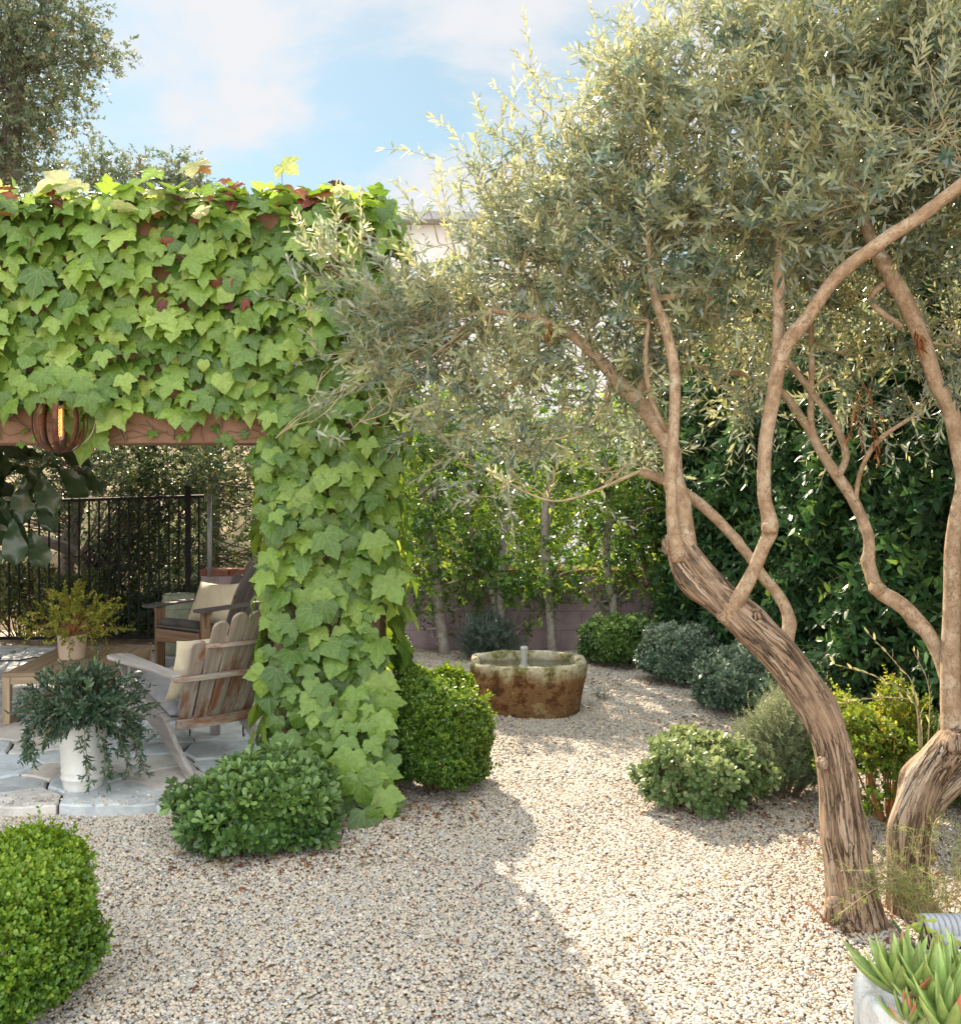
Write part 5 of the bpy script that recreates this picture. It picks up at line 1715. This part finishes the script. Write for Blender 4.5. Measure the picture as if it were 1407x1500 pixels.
bo = basin().build('basin', M['trough'], bs, True)
sb = bo.modifiers.new('sub', 'SUBSURF')
sb.levels = sb.render_levels = 1
a = np.linspace(0, 2 * PI, 48, endpoint=False)
e = 2 / 3.0
ring = np.stack([bx + np.sign(np.cos(a)) * np.abs(np.cos(a)) ** e * .363, by + np.sign(np.sin(a)) * np.abs(np.sin(a)) ** e * .292, np.full(48, .335)], -1)
MB().raw(np.vstack([ring, [[bx, by, .338]]]), [(i, (i + 1) % 48, 48) for i in range(48)]).build('water', M['water'], bs, True)
jx = (767 - CX) / F * by
MB().lathe((jx, by, .30), [(.042, .030), (.034, .042), (.024, .05), (.021, .08), (.024, .10), (.022, .125), (.027, .145), (.026, .165), (.029, .175), (.020, .19), (.011, .186), (0.0005, .193)], 24, .14).build('water_jet', M['jet'], bs, True)
MB().lathe((jx, by, .20), [(.016, 0), (.016, .12), (.001, .121)], 14).build('spout', M['rust'], bs, True)

# ------------------------------------------------------------------ potted plants
wp = gnd(110, 1163, .05)
wp = np.array([wp[0], wp[1] + .11, .05])
t = thing('potted_plant', 'tall white glazed pot with a sprawling dark leaved shrub on the patio edge', 'potted plant', wp)
MB().lathe(wp, [(.0, 0), (.098, 0), (.104, .008), (.106, .03), (.112, .06), (.119, .068), (.119, .076), (.113, .084), (.117, .105), (.118, .11), (.115, .118), (.124, .25), (.128, .36), (.138, .37), (.140, .40),
                (.134, .408), (.122, .405), (.118, .37), (.0, .365)], 48).build('pot', M['white_glaze'], t, True)
MB().lathe(wp, [(.119, .372), (.0, .385)], 24).build('soil', M['soil'], t, True)
lv, tw = Leaves(), MB()
c = wp + np.array([0, 0, .40])
n = 380
a = rng.uniform(0, 2 * PI, n)
el = rng.uniform(-.5, 1.4, n)
rr = rng.uniform(.08, 1, n) ** .6
ex = np.column_stack([np.cos(a) * np.cos(el) * .29, np.sin(a) * np.cos(el) * .28, np.where(el > 0, np.sin(el) * .23, np.sin(el) * .30)]) * rr[:, None]
ex[(np.abs(ex[:, 0]) < .11) & (ex[:, 1] < 0) & (ex[:, 2] < .0), 2] *= -.8
P = c + ex
D = nrm(ex) + np.array([0, 0, .25]) + rand_dir(n) * .4
D[el < 0] += np.array([0, 0, -.75])
shoots(lv, tw, P, D, rng.uniform(.07, .14, n), 14, .044, .0155, OLIVE, (30, 62), 'opp', np.clip(.35 + .25 * np.sin(el) + rng.normal(0, .2, n), 0, 1), .25, .1, .0013, droop=.1)
for q_ in P[::3]:
    tw.tube([c + rng.normal(0, .015, 3) - (0, 0, .04), (c + q_) / 2 + (0, 0, .05), q_], [.005, .0035, .002], 5, .05, caps=False)
for sgn, yy in ((.09, -.19), (.16, -.15), (.24, -.08), (-.24, -.08), (.29, -.03), (-.28, -.05)):       # stems hanging over the rim
    C = catmull([c, c + (sgn * .7, yy * .8, .05), c + (sgn, yy, -.10), c + (sgn * 1.15 + .02, yy * 1.1, -.30 if sgn > 0 else -.2)], .02)
    tw.tube(C, .0022, 5, caps=False)
    Q = C[len(C) // 4:]
    shoots(lv, tw, Q, nrm(np.gradient(Q, axis=0)) * .6 + rand_dir(len(Q)) * .7, .05, 8, .042, .012, OLIVE, (30, 60), 'opp', None, .2, .1, .001)
lv.build('foliage', M['pot_olive'], t)
tw.build('stems', M['twig'], t, True)

# coffee table
TH = .415
FL = np.array([-3.36, 6.72])
u_ = np.array([math.cos(R(4)), math.sin(R(4))])
v_ = np.array([-math.sin(R(4)), math.cos(R(4))])
TW, TL = .74, 1.08
A3 = np.array([[u_[0], u_[1], 0], [v_[0], v_[1], 0], [0, 0, 1]])


def tp(x, y, z):
    q_ = FL + u_ * x + v_ * y
    return np.array([q_[0], q_[1], z])


t = thing('coffee_table', 'low weathered teak coffee table with a plank top on the patio', 'table', tp(TW / 2, TL / 2, .05))
m_ = MB()
for k in range(8):
    m_.box(tp(.006 + (k + .5) * TW / 8, TL / 2, TH - .0135), (TW / 8 - .005, TL - .14, .025), A3)
for yy in (.034, TL - .034):
    m_.box(tp(TW / 2, yy, TH - .0125), (TW + .012, .066, .027), A3)
m_.build('top', M['wood_table'], t, bevel=.003)
m_ = MB()
for yy in (.02, TL - .02):
    m_.box(tp(TW / 2, yy, TH - .055), (TW - .09, .022, .055), A3)
for xx in (.02, TW - .02):
    m_.box(tp(xx, TL / 2, TH - .055), (.022, TL - .09, .055), A3)
m_.build('apron', M['wood_table'], t, bevel=.003)
for xx in (.025, TW - .025):
    for yy in (.025, TL - .025):
        MB().box(tp(xx, yy, (TH - .028 + .05) / 2 + .002), (.052, .052, TH - .028 - .054), A3).build('leg', M['wood_table'], t, bevel=.004)
for xx in (.025, TW - .025):
    MB().box(tp(xx, TL / 2, .085), (.045, TL - .105, .04), A3).build('stretcher', M['wood_table'], t, bevel=.004)

pc = at(106, 958, 7.28)
pc[2] = TH + .001
t = thing('potted_plant', 'cream clay pot on the coffee table with a loose yellow green bush', 'potted plant', pc)
MB().lathe(pc, [(0, 0), (.090, 0), (.094, .006), (.107, .17), (.110, .178), (.107, .185), (.099, .185), (.096, .16), (0, .155)], 40).build('pot', M['cream_clay'], t, True)
lv, tw = Leaves(), MB()
c = pc + np.array([0, 0, .18])
n = 240
a = rng.uniform(0, 2 * PI, n)
el = rng.uniform(-.35, 1.5, n)
rr = rng.uniform(.1, 1, n) ** .55
ex = np.column_stack([np.cos(a) * np.cos(el) * .36, np.sin(a) * np.cos(el) * .33, np.sin(el) * .27 + .06]) * rr[:, None]
P = c + ex
shoots(lv, tw, P, nrm(ex) + rand_dir(n) * .6 + np.array([0, 0, .1]), rng.uniform(.06, .14, n), 14, .026, .0135, BOX, (30, 65), 'opp', None, .25, .1, .001, droop=.15)
for q_ in P[::4]:
    tw.tube([c + rng.normal(0, .02, 3) - (0, 0, .03), (c + q_) / 2 + (0, 0, .03), q_], [.003, .002, .001], 4, .05, caps=False)
for dx, dy in ((.03, -.11), (.20, -.1), (.26, .02)):
    C = catmull([c, c + (dx * .8, dy, .03), c + (dx, dy * 1.1, -.08), c + (dx * 1.1, dy * 1.15, -.19)], .02)
    tw.tube(C, .0012, 4, caps=False)
    Q = C[len(C) // 3:]
    shoots(lv, tw, Q, nrm(np.gradient(Q, axis=0)) + rand_dir(len(Q)) * .6, .025, 6, .018, .008, BOX, (30, 60), 'opp', None, .2)
lv.build('foliage', M['gold_twig'], t)
tw.build('stems', M['orange_twig'], t, True)
MB().lathe(pc, [(.097, .162), (0, .175)], 24).build('soil', M['soil'], t, True)

# glazed stool behind the far chair
gp = at(262, 960, 9.45)
gp[2] = .05
t = thing('glazed_pot', 'squat grey green glazed pot standing behind the cushioned far chair', 'pot', gp)
MB().lathe(gp, [(0, 0), (.14, 0), (.16, .05), (.19, .2), (.195, .35), (.18, .48), (.15, .56), (.155, .575), (.15, .59), (.13, .585), (.13, .5), (0, .48)], 40).build('body', M['green_glaze'], t, True)
for z in (.12, .46):
    b = MB()
    b.lathe(gp + (0, 0, z), [(.178 if z < .3 else .188, 0), (.186 if z < .3 else .194, .008), (.180 if z < .3 else .187, .016)], 40)
    b.build('band', M['green_glaze'], t, True)


# ------------------------------------------------------------------ garden chairs
def slat_outline(w0, w1, h, rnd):
    """a back slat: width w0 at the foot, w1 at the head with a rounded top"""
    p = [(-w0 / 2, 0), (w0 / 2, 0), (w1 / 2, h - rnd)]
    for k in range(1, 8):
        q_ = PI * k / 8
        p.append((w1 / 2 * math.cos(q_), h - rnd + rnd * math.sin(q_)))
    p.append((-w1 / 2, h - rnd))
    return p


def garden_chair(label, loc, rz, mats):
    """slatted lounge chair; local -Y is the front, front legs at y = 0"""
    t = thing('garden_chair', label, 'chair', (loc[0], loc[1], .052), rz, local=True)
    side = [(-.01, .385), (.03, .40), (.28, .335), (.54, .262), (.60, .235), (.66, .18), (.955, .0), (.84, .0), (.60, .115), (.50, .165), (.30, .225), (-.01, .285)]
    for s in (-1, 1):
        MB().prism(side, (s * .262, 0, 0), (0, 1, 0), (0, 0, 1), .03, 0).build('side_rail', mats[1], t, bevel=.004)
        MB().box((s * .294, .045, .29), (.032, .095, .58)).build('leg', mats[3], t, bevel=.004)
        arm = [(-.09, -.045), (-.075, -.075), (-.03, -.085), (.25, -.075), (.55, -.045), (.83, -.035), (.845, .0), (.83, .03), (.50, .045), (.0, .062), (-.06, .06), (-.088, .03)]
        arm = [(x, -s * y) for x, y in arm]
        MB().prism(arm if s > 0 else arm[::-1], (s * .318, 0, .592), (0, 1, 0), (1, 0, 0), .022, 0).build('armrest', mats[4], t, bevel=.005)
        MB().prism([(0, 0), (.065, 0), (.01, -.14), (0, -.15)], (s * .3115, .045, .58), (s, 0, 0), (0, 0, 1), .024, 1).build('bracket', mats[3], t, bevel=.003)
    m_ = MB()
    for k in range(6):
        y = .035 + k * .092
        z = .395 - (.26 * (y - .03)) + .011
        m_.box((0, y, z), (.552, .084, .02), [(1, 0, 0), (0, .966, -.259), (0, .259, .966)])
    m_.build('seat', mats[1], t, bevel=.003)
    MB().box((0, -.012, .335), (.555, .02, .115)).build('apron', mats[3], t, bevel=.003)
    lean = R(30)
    ey = np.array([0, math.sin(lean), math.cos(lean)])
    for k in range(6):
        f_ = (k - 2.5) / 2.5
        curve = .045 * (1 - f_ * f_)
        o = np.array([f_ * .196, .618 + curve, .235])
        fan = f_ * .075
        e2 = nrm(ey + np.array([fan, 0, 0]))
        e1 = nrm(np.array([1, 0, 0]) - e2 * e2[0] + np.array([0, -f_ * .16, 0]))
        h = .85 - .16 * f_ * f_ - (.03 if abs(f_) > .9 else 0)
        MB().prism(slat_outline(.073, .094, h, .045), o, e1, e2, .018, 1).build('back_slat', mats[0], t, bevel=.003)

    def rail(z, half, dy, hgt, mt, th=.026):
        q = np.linspace(-1, 1, 13)
        oy = .618 + (z - .235) * math.tan(lean) + dy
        pts = [(half * v, .045 * (1 - v * v)) for v in q]
        outer = [(x, y + th) for x, y in pts[::-1]]
        MB().prism(pts + outer, (0, oy, z), (1, 0, 0), (0, 1, 0), hgt, 0).build('back_rail', mt, t, bevel=.004)
    rail(.275, .262, .018, .058, mats[0])
    rail(.585, .36, .022, .030, mats[0], .045)
    rail(.775, .215, .018, .026, mats[0])
    return t


near_c = garden_chair('weathered slatted teak chair seen from behind beside the ivy pillar', (-2.05, 6.33), R(-138.3), (M['wood'], M['wood_grey'], None, M['wood_grey'], M['wood_grey']))
far_c = garden_chair('darker slatted teak chair at the patio rear, facing the table with arms in profile', (-2.66, 8.42), R(-32), (M['wood_dark'], M['wood_dark'], None, M['wood_brown'], M['wood_dark']))


def pad(mb, c, ax, size, n=18, e=4.0, pinch=.0):
    """rounded cushion; ax rows = width, height, thickness axes"""
    c, ax = np.asarray(c, float), np.asarray(ax, float)
    u = np.linspace(-1, 1, n)
    U, Vv = np.meshgrid(u, u)
    f = np.clip((1 - np.abs(U) ** e) * (1 - np.abs(Vv) ** e), 0, 1) ** .55
    sx = U * (1 - pinch * (1 - np.abs(Vv) ** 2) * np.abs(U))
    sy = Vv * (1 - pinch * (1 - np.abs(U) ** 2) * np.abs(Vv))
    wr = .05 * np.sin(5 * U + 3 * Vv) * np.sin(4 * Vv - 2 * U + 1) * f
    for s in (1, -1):
        V = c + (sx * size[0] / 2)[..., None] * ax[0] + (sy * size[1] / 2)[..., None] * ax[1] + ((f + wr) * s * size[2] / 2)[..., None] * ax[2]
        i = np.arange(n - 1)[:, None] * n
        j = np.arange(n - 1)[None]
        q = np.stack([i + j, i + j + 1, i + n + j + 1, i + n + j], -1)
        if s < 0:
            q = q[..., ::-1]
        mb.arr(V.reshape(-1, 3), q.reshape(-1), np.full((n - 1) ** 2, 4))
    return mb


def in_chair(loc, rz, p):
    c_, s_ = math.cos(rz), math.sin(rz)
    return np.array([loc[0] + c_ * p[0] - s_ * p[1], loc[1] + s_ * p[0] + c_ * p[1], p[2] + .052])


def ax_chair(rz, a):
    c_, s_ = math.cos(rz), math.sin(rz)
    return np.array([[c_ * v[0] - s_ * v[1], s_ * v[0] + c_ * v[1], v[2]] for v in a])


sl_a = nrm(np.array([[1, 0, 0], [0, .966, -.259], [0, .259, .966]], float))
bk_a = nrm(np.array([[1, 0, 0], [0, .5, .866], [0, -.866, .5]], float))
for loc, rz, mt, lab in (((-2.05, 6.33), R(-138.3), 'grey_cloth', 'grey canvas seat pad folded up the back of the near chair'),
                         ((-2.66, 8.42), R(-32), 'dark_cloth', 'charcoal canvas seat pad on the far chair')):
    b = MB()
    pad(b, in_chair(loc, rz, (0, .27, .388)), ax_chair(rz, sl_a), (.50, .60, .085), e=9)
    if mt == 'grey_cloth':
        pad(b, in_chair(loc, rz, (0, .70, .49)), ax_chair(rz, bk_a), (.47, .42, .075), e=9)
    tag(b.build('seat_pad', M[mt], None, True), lab, 'seat pad')
pil_a = nrm(np.array([[1, .12, 0], [0, .42, .91], [.1, -.91, .42]], float))
b = pad(MB(), in_chair((-2.05, 6.33), R(-138.3), (.06, .60, .585)), ax_chair(R(-138.3), pil_a), (.44, .43, .15), e=2.6, pinch=.10)
tag(b.build('cushion', M['cream_cloth'], None, True), 'cream cushion seen edge on in the near chair', 'cushion')
b = pad(MB(), in_chair((-2.66, 8.42), R(-32), (-.05, .44, .585)), ax_chair(R(-32), pil_a), (.46, .40, .15), e=2.6, pinch=.10)
tag(b.build('cushion', M['cream_cloth'], None, True), 'cream silk cushion facing forward on the far chair', 'cushion')

# black cable on the flags
C = [(*gnd(px, py, .06)[:2], .062) for px, py in ((-40, 966), (20, 968), (60, 962), (120, 958), (200, 955), (240, 952))]
b = MB().tube(C, .007, 6, .05)
tag(b.build('cable', M['rubber'], None, True), 'thin black cable lying across the far patio flags', 'cable')

# ------------------------------------------------------------------ lantern on the beam
ld = 5.24
lc = at(88, 619, ld)
t = thing('lantern', 'round rusty strap iron lantern glowing orange under the ivy fringe', 'lantern', lc)
rl, hl = .140, .165
for k in range(8):
    a0 = 2 * PI * k / 8 + .25
    V, f = [], []
    for i in range(17):
        th = PI * (.06 + .88 * i / 16)
        r = rl * math.sin(th) ** .8
        z = hl * math.cos(th)
        c_ = np.array([math.cos(a0), math.sin(a0), 0])
        tg = np.array([-math.sin(a0), math.cos(a0), 0])
        w = .016
        for o in ((-w, 0), (w, 0), (w, .003), (-w, .003)):
            V.append(lc + c_ * (r + o[1]) + tg * o[0] + (0, 0, z))
    for i in range(16):
        for j in range(4):
            f.append((4 * i + j, 4 * i + (j + 1) % 4, 4 * i + 4 + (j + 1) % 4, 4 * i + 4 + j))
    MB().raw(V, f).build('strap', M['rust'], t, True)
MB().lathe(lc, [(.0, -.168), (.034, -.166), (.036, -.158), (.0, -.155)], 24).build('bottom_plate', M['rust'], t, True)
MB().lathe(lc, [(.0, .180), (.040, .178), (.042, .154), (.0, .152)], 24).build('top_plate', M['rust'], t, True)
gl = MB().lathe(lc, [(.012, .10), (.020, .085), (.023, .06), (.023, -.07), (.019, -.09), (.010, -.10), (.001, -.103)], 20).build('bulb', M['glass'], t, True)
f_ = MB()
for k in range(4):
    a0 = 2 * PI * k / 4
    zz = np.linspace(-.075, .075, 14)
    f_.tube([lc + (.0125 * math.cos(a0 + .35 * (-1) ** i), .0125 * math.sin(a0 + .35 * (-1) ** i), z) for i, z in enumerate(zz)], .0021, 5)
f_.build('filament', M['filament'], gl, True)
MB().lathe(lc, [(.0, .155), (.017, .154), (.019, .12), (.015, .098), (.0, .097)], 16).build('socket', M['iron'], t, True)
b = MB().tube([lc + (0, 0, .178), lc + (0, 0, .20), lc + (0, .03, .225), (lc[0], PF + .01, lc[2] + .23)], .006, 8, .02)
b.build('bracket', M['iron'], t, True)
b = MB().tube([lc + (.115, .02, .10), lc + (.17, .06, .03), lc + (.14, .05, -.08), lc + (.06, .02, -.15)], .0035, 6, .02)
b.build('wire', M['tan_pipe'], t, True)

# ------------------------------------------------------------------ fiddle leaf fig beside the pavilion
fd = 7.6
fp = at(-190, 960, fd)
t = thing('fiddle_leaf_fig', 'huge leaved dark fig plant leaning in from the picture edge below the lantern', 'plant', (fp[0], fp[1], .05))
MB().lathe((fp[0], fp[1], .05), [(0, 0), (.22, 0), (.26, .05), (.36, .35), (.37, .5), (.34, .62), (.30, .68), (.32, .70), (.28, .70), (.26, .62), (0, .6)], 40).build('pot', M['dark_glaze'], t, True)
tw, lv = MB(), Leaves()
n_ = 11
uu = np.linspace(0, 1, n_)
half_w = np.array([.02, .09, .15, .19, .23, .28, .33, .36, .34, .23, .0])
Vt, ft = [], []
for i in range(n_):
    for s in (-1, -.5, 0, .5, 1):
        v = s * half_w[i]
        Vt.append((uu[i], v, .10 * abs(s) * (1 - uu[i] * .5) - .30 * uu[i] ** 2 + .075 * math.sin(13 * uu[i] + 2 + (1 if s > 0 else 0)) * abs(s)))
for i in range(n_ - 1):
    for j in range(4):
        ft.append((5 * i + j, 5 * i + j + 1, 5 * i + 6 + j, 5 * i + 5 + j))
FIG = (np.array(Vt), ft)
for br in ([(-190, 960), (-160, 800), (-90, 720), (0, 690), (75, 675)], [(-190, 960), (-170, 820), (-100, 760), (-20, 740), (30, 770)], [(-190, 960), (-150, 780), (-60, 690), (0, 660), (22, 640)],
           [(-190, 960), (-200, 780), (-150, 690), (-80, 680)]):
    C = catmull([at(a, b_, fd - .25 * k / len(br)) if k else np.array([fp[0], fp[1], .6]) for k, (a, b_) in enumerate(br)], .04)
    tw.tube(C, np.linspace(.02, .007, len(C)), 8)
    m0 = int(len(C) * .45)
    for k in range(m0, len(C), 2):
        for q_ in range(1):
            D = rand_dir(1) * np.array([.9, .8, .3]) + np.array([[.35, -.25, -.45]])
            lv.add(C[k][None], D, np.array([[0.1, -.35, .9]]) + rand_dir(1) * .35, rng.uniform(.26, .38, 1), rng.uniform(.20, .28, 1), FIG, rng.random(1), rng.uniform(.5, 1.6, 1))
for px, py, dx, dz, sz in ((60, 690, .3, -.9, .40), (85, 685, .75, -.55, .40), (40, 700, -.1, -1, .42), (110, 690, .9, -.35, .30), (20, 760, .2, -1, .42), (-10, 770, -.1, -1, .40), (45, 775, .35, -.9, .36), (5, 690, -.5, -.6, .38), (30, 670, .5, .15, .34),
                           (80, 668, .8, .1, .36), (-5, 655, -.4, .2, .32), (10, 735, .1, -1, .4), (65, 720, .1, -1, .38), (-20, 700, -.2, -1, .4)):
    lv.add(at(px, py, fd - .3 + rng.normal(0, .06))[None], np.array([[dx, -.25 + rng.normal(0, .2), dz]]), np.array([[.15, -.75 if dz < -.5 else -.3, .5 if dz < -.5 else .9]]) + rand_dir(1) * .3, np.array([sz * .85]), np.array([sz * .66]), FIG,
           rng.random(1), np.array([rng.uniform(.5, 1.8)]))
lv.build('leaves', M['fig'], t, True)
tw.build('stems', M['dark_twig'], t, True)

# ------------------------------------------------------------------ planters in the near corner
ac = np.array([1.315, 2.50, 0])
t = thing('stone_planter', 'rough chalky white stone bowl in the near corner holding spiky aloes', 'planter', ac)


def rock_bowl(c, rx, ry, h):
    seg = 56
    a = np.linspace(0, 2 * PI, seg, endpoint=False)
    prof = [(.70, 0), (.80, .06), (.90, .16), (.97, .27), (1.0, .37), (1.0, .43), (.96, .455), (.90, .458), (.84, .44), (.80, .38), (0.0, .36)]
    V = []
    for i, (r, z) in enumerate(prof):
        for j in range(seg):
            p = Vector((math.cos(a[j]) * r, math.sin(a[j]) * r, z * 2))
            q_ = 1 + (.16 * noise.noise(p * 2.6 + Vector((3, 1, 0))) + .08 * noise.noise(p * 6.5) + .04 * noise.noise(p * 14)) * (1 if 0 < i < 9 else .3)
            zz = z * h / .455 + (.03 * noise.noise(p * 3 + Vector((0, 0, 9))) if 4 < i < 9 else 0)
            V.append((c[0] + math.cos(a[j]) * rx * r * q_, c[1] + math.sin(a[j]) * ry * r * q_, zz))
    f = [(i * seg + j, i * seg + (j + 1) % seg, (i + 1) * seg + (j + 1) % seg, (i + 1) * seg + j) for i in range(len(prof) - 1) for j in range(seg)]
    return MB().raw(V, f)


bo = rock_bowl(ac, .33, .22, .445).build('bowl', M['white_rock'], t, True)
sb = bo.modifiers.new('sub', 'SUBSURF')
sb.levels = sb.render_levels = 1
MB().lathe(ac, [(.20, .375), (0.0, .40)], 24).build('soil', M['soil'], t, True)


def fleshy(lv, c, D, up, L, W, tint, tip=0.0):
    """thick tapering aloe leaf with a channelled face"""
    nn, ns = 9, 8
    D = D / np.linalg.norm(D)
    s_ = np.cross(up, D)
    s_ /= np.linalg.norm(s_)
    n_ = np.cross(D, s_)
    V, UV, f = [], [], []
    for i in range(nn):
        u = i / (nn - 1)
        w = W * (1 - u ** 1.6) ** .9 * (.8 + .35 * math.sin(min(1, u * 2.2) * PI / 2)) + .0004
        for j in range(ns):
            a = 2 * PI * j / ns
            q_ = math.cos(a) * w / 2
            tk = math.sin(a) * w * (.33 if math.sin(a) < 0 else .10)
            V.append(c + D * L * u + s_ * q_ + n_ * (tk + .16 * L * u * u))
            UV.append((u, q_, tint))
    for i in range(nn - 1):
        for j in range(ns):
            f.append((i * ns + j, i * ns + (j + 1) % ns, (i + 1) * ns + (j + 1) % ns, (i + 1) * ns + j))
    k = len(V)
    lv.V.append(np.array(V, np.float32))
    lv.L.append((np.array(f) + lv.n).reshape(-1))
    lv.Z.append(np.full(len(f), 4))
    lv.t.append(np.full(k, tint))
    lv.uv.append(np.array(UV, np.float32))
    lv.n += k


def aloe(label, c, size, n=22, lean=(0, 0), redp=.2):
    t = thing('aloe', label, 'aloe', c, group='aloes in the white stone bowl')
    lv = Leaves()
    for k in range(n):
        a = k * 2.4 + rng.normal(0, .15)
        q_ = k / n
        el = R(22 + 60 * q_ + rng.normal(0, 5))
        D = np.array([math.cos(a) * math.cos(el) + lean[0], math.sin(a) * math.cos(el) + lean[1], math.sin(el)])
        r0 = .022 * (1 - q_)
        up = np.array([-math.cos(a), -math.sin(a), .8])
        fleshy(lv, np.array(c) + (math.cos(a) * r0, math.sin(a) * r0, .02 * q_), D, up, size * rng.uniform(.8, 1.1) * (1 - .25 * q_), size * .26, .9 if rng.random() < redp else rng.random() * .7)
    lv.build('leaves', M['aloe'], t, True)


aloe('green aloe with red tipped leaves, leftmost of the clump in the white bowl', at(1318, 1452, 2.47), .165, 24, (-.1, 0), .25)
aloe('tall green aloe in the middle of the white bowl clump', at(1372, 1470, 2.42), .175, 22, (0, 0), .05)
aloe('broad green aloe nearest the viewer at the white bowl rim', at(1392, 1512, 2.32), .155, 20, (.05, -.1), .08)
aloe('small aloe rosette low at the white bowl rim with flushed leaves', at(1330, 1500, 2.36), .08, 16, (0, 0), .3)
aloe('aloe at the far right of the white bowl, cut by the picture edge', at(1425, 1458, 2.46), .17, 20, (0, 0), .1)

gc = np.array([1.52, 2.98, 0])
t = thing('stone_block', 'grey cast stone block with ribbed rounded top behind the aloes', 'stone block', gc)
MB().box((gc[0] + .10, gc[1] - .05, .20), (.50, .11, .40)).build('body', M['grey_stone'], t, bevel=.012)
b = MB()
for k in range(30):
    b.tube([(gc[0] - .16 + k * .0185, gc[1] - .04, .405), (gc[0] - .145 + k * .0185, gc[1] - .04, .405)], .042, 16)
b.build('ribbed_rim', M['grey_stone'], t, True)
t = thing('succulent', 'yellow green succulent with paddle leaves on thin red stems above the grey stone block', 'succulent', gc + np.array([-.03, 0, .41]))
lv, tw = Leaves(), MB()
for (px, py), (qx, qy) in (((1365, 1420), (1345, 1362)), ((1372, 1420), (1362, 1368)), ((1378, 1425), (1398, 1400)), ((1362, 1420), (1352, 1352)), ((1380, 1425), (1408, 1385))):
    s_, e_ = at(px, py, 2.9), at(qx, qy, 2.86 + rng.normal(0, .02))
    tw.tube([s_, (s_ + e_) / 2 + (.008, 0, 0), e_], .003, 6, .02)
    n = 8
    D = rand_dir(n) * np.array([1, .8, .4]) + np.array([0, 0, .25])
    lv.add(np.repeat(e_[None], n, 0) + rng.normal(0, .006, (n, 3)), D, np.array([0, -.3, 1.]) + rand_dir(n) * .3, rng.uniform(.030, .048, n), rng.uniform(.015, .022, n), OBOV, rng.random(n))
lv.build('leaves', M['succulent'], t)
tw.build('stems', M['rust'], t, True)
t = thing('agave_leaf_plant', 'dark green sword leaved plant poking out beside the grey stone block', 'plant', (1.30, 2.98, 0))
lv = Leaves()
for (px, py), (qx, qy) in (((1335, 1400), (1268, 1344)), ((1330, 1410), (1300, 1372)), ((1338, 1405), (1325, 1335))):
    s_, e_ = at(px, py, 2.78), at(qx, qy, 2.74)
    s0 = np.array([1.31, 2.80, .0])
    lv.V, lv.L, lv.Z, lv.t, lv.uv = lv.V, lv.L, lv.Z, lv.t, lv.uv
    fleshy(lv, s_ - (e_ - s_) * 1.2, (e_ - s_), np.array([0, -.6, .8]), float(np.linalg.norm(e_ - s_)) * 2.2, .045, .2)
lv.build('leaves', M['pitt'], t, True)

# ------------------------------------------------------------------ fallen leaves and twigs on the gravel
lv, tw = Leaves(), MB()
n = 1700
x = rng.uniform(-1.6, 2.6, n)
y = rng.uniform(2.8, 9.6, n)
near_bed = rng.random(n) < .8
spots = np.array([(-1.0, 4.45), (-.35, 5.1), (-.55, 4.95), (1.25, 5.0), (1.9, 4.3), (1.0, 8.4), (1.6, 7.0), (-.7, 4.5), (1.5, 3.8), (1.9, 4.0), (1.7, 4.6), (2.0, 4.8), (1.15, 5.2), (1.6, 5.2), (-.25, 5.15), (-1.1, 4.4), (-.8, 4.6), (1.3, 9.0), (1.9, 7.6)])
k = rng.integers(0, len(spots), n)
x[near_bed] = spots[k[near_bed], 0] + rng.normal(0, .25, near_bed.sum())
y[near_bed] = spots[k[near_bed], 1] + rng.normal(0, .10, near_bed.sum())
ok = x > PX1 * (y > 5.0) - 9 * (y <= 5.0)
x, y = x[ok], y[ok]
n = len(x)
P = np.column_stack([x, y, gh(x, y) + .012])
lv.add(P, rand_dir(n) * np.array([1, 1, .15]), np.array([0, 0, 1.]) + rand_dir(n) * .35, rng.uniform(.010, .042, n), rng.uniform(.004, .017, n), FICUS, rng.random(n) ** 1.6, rng.uniform(-1, 3, n))
m = 160
P = np.column_stack([rng.uniform(-1.8, 2.2, m), rng.uniform(2.8, 6.5, m), np.zeros(m)])
P = P[(P[:, 0] > -.7) | (P[:, 1] < 4.9)]
P[:, 2] = gh(P[:, 0], P[:, 1]) + .013
twigs(tw, P, P + rand_dir(len(P)) * np.array([1, 1, .08]) * rng.uniform(.015, .05, (len(P), 1)), .0014, .0008)
fl = lv.build('fallen_leaves', M['litter'])
tag(fl, 'brown and yellow fallen leaves scattered over the gravel', 'fallen leaves', kind='stuff')
tag(tw.build('fallen_twigs', M['dark_twig'], None, True), 'tiny dry twigs scattered over the gravel', 'fallen twigs', kind='stuff')
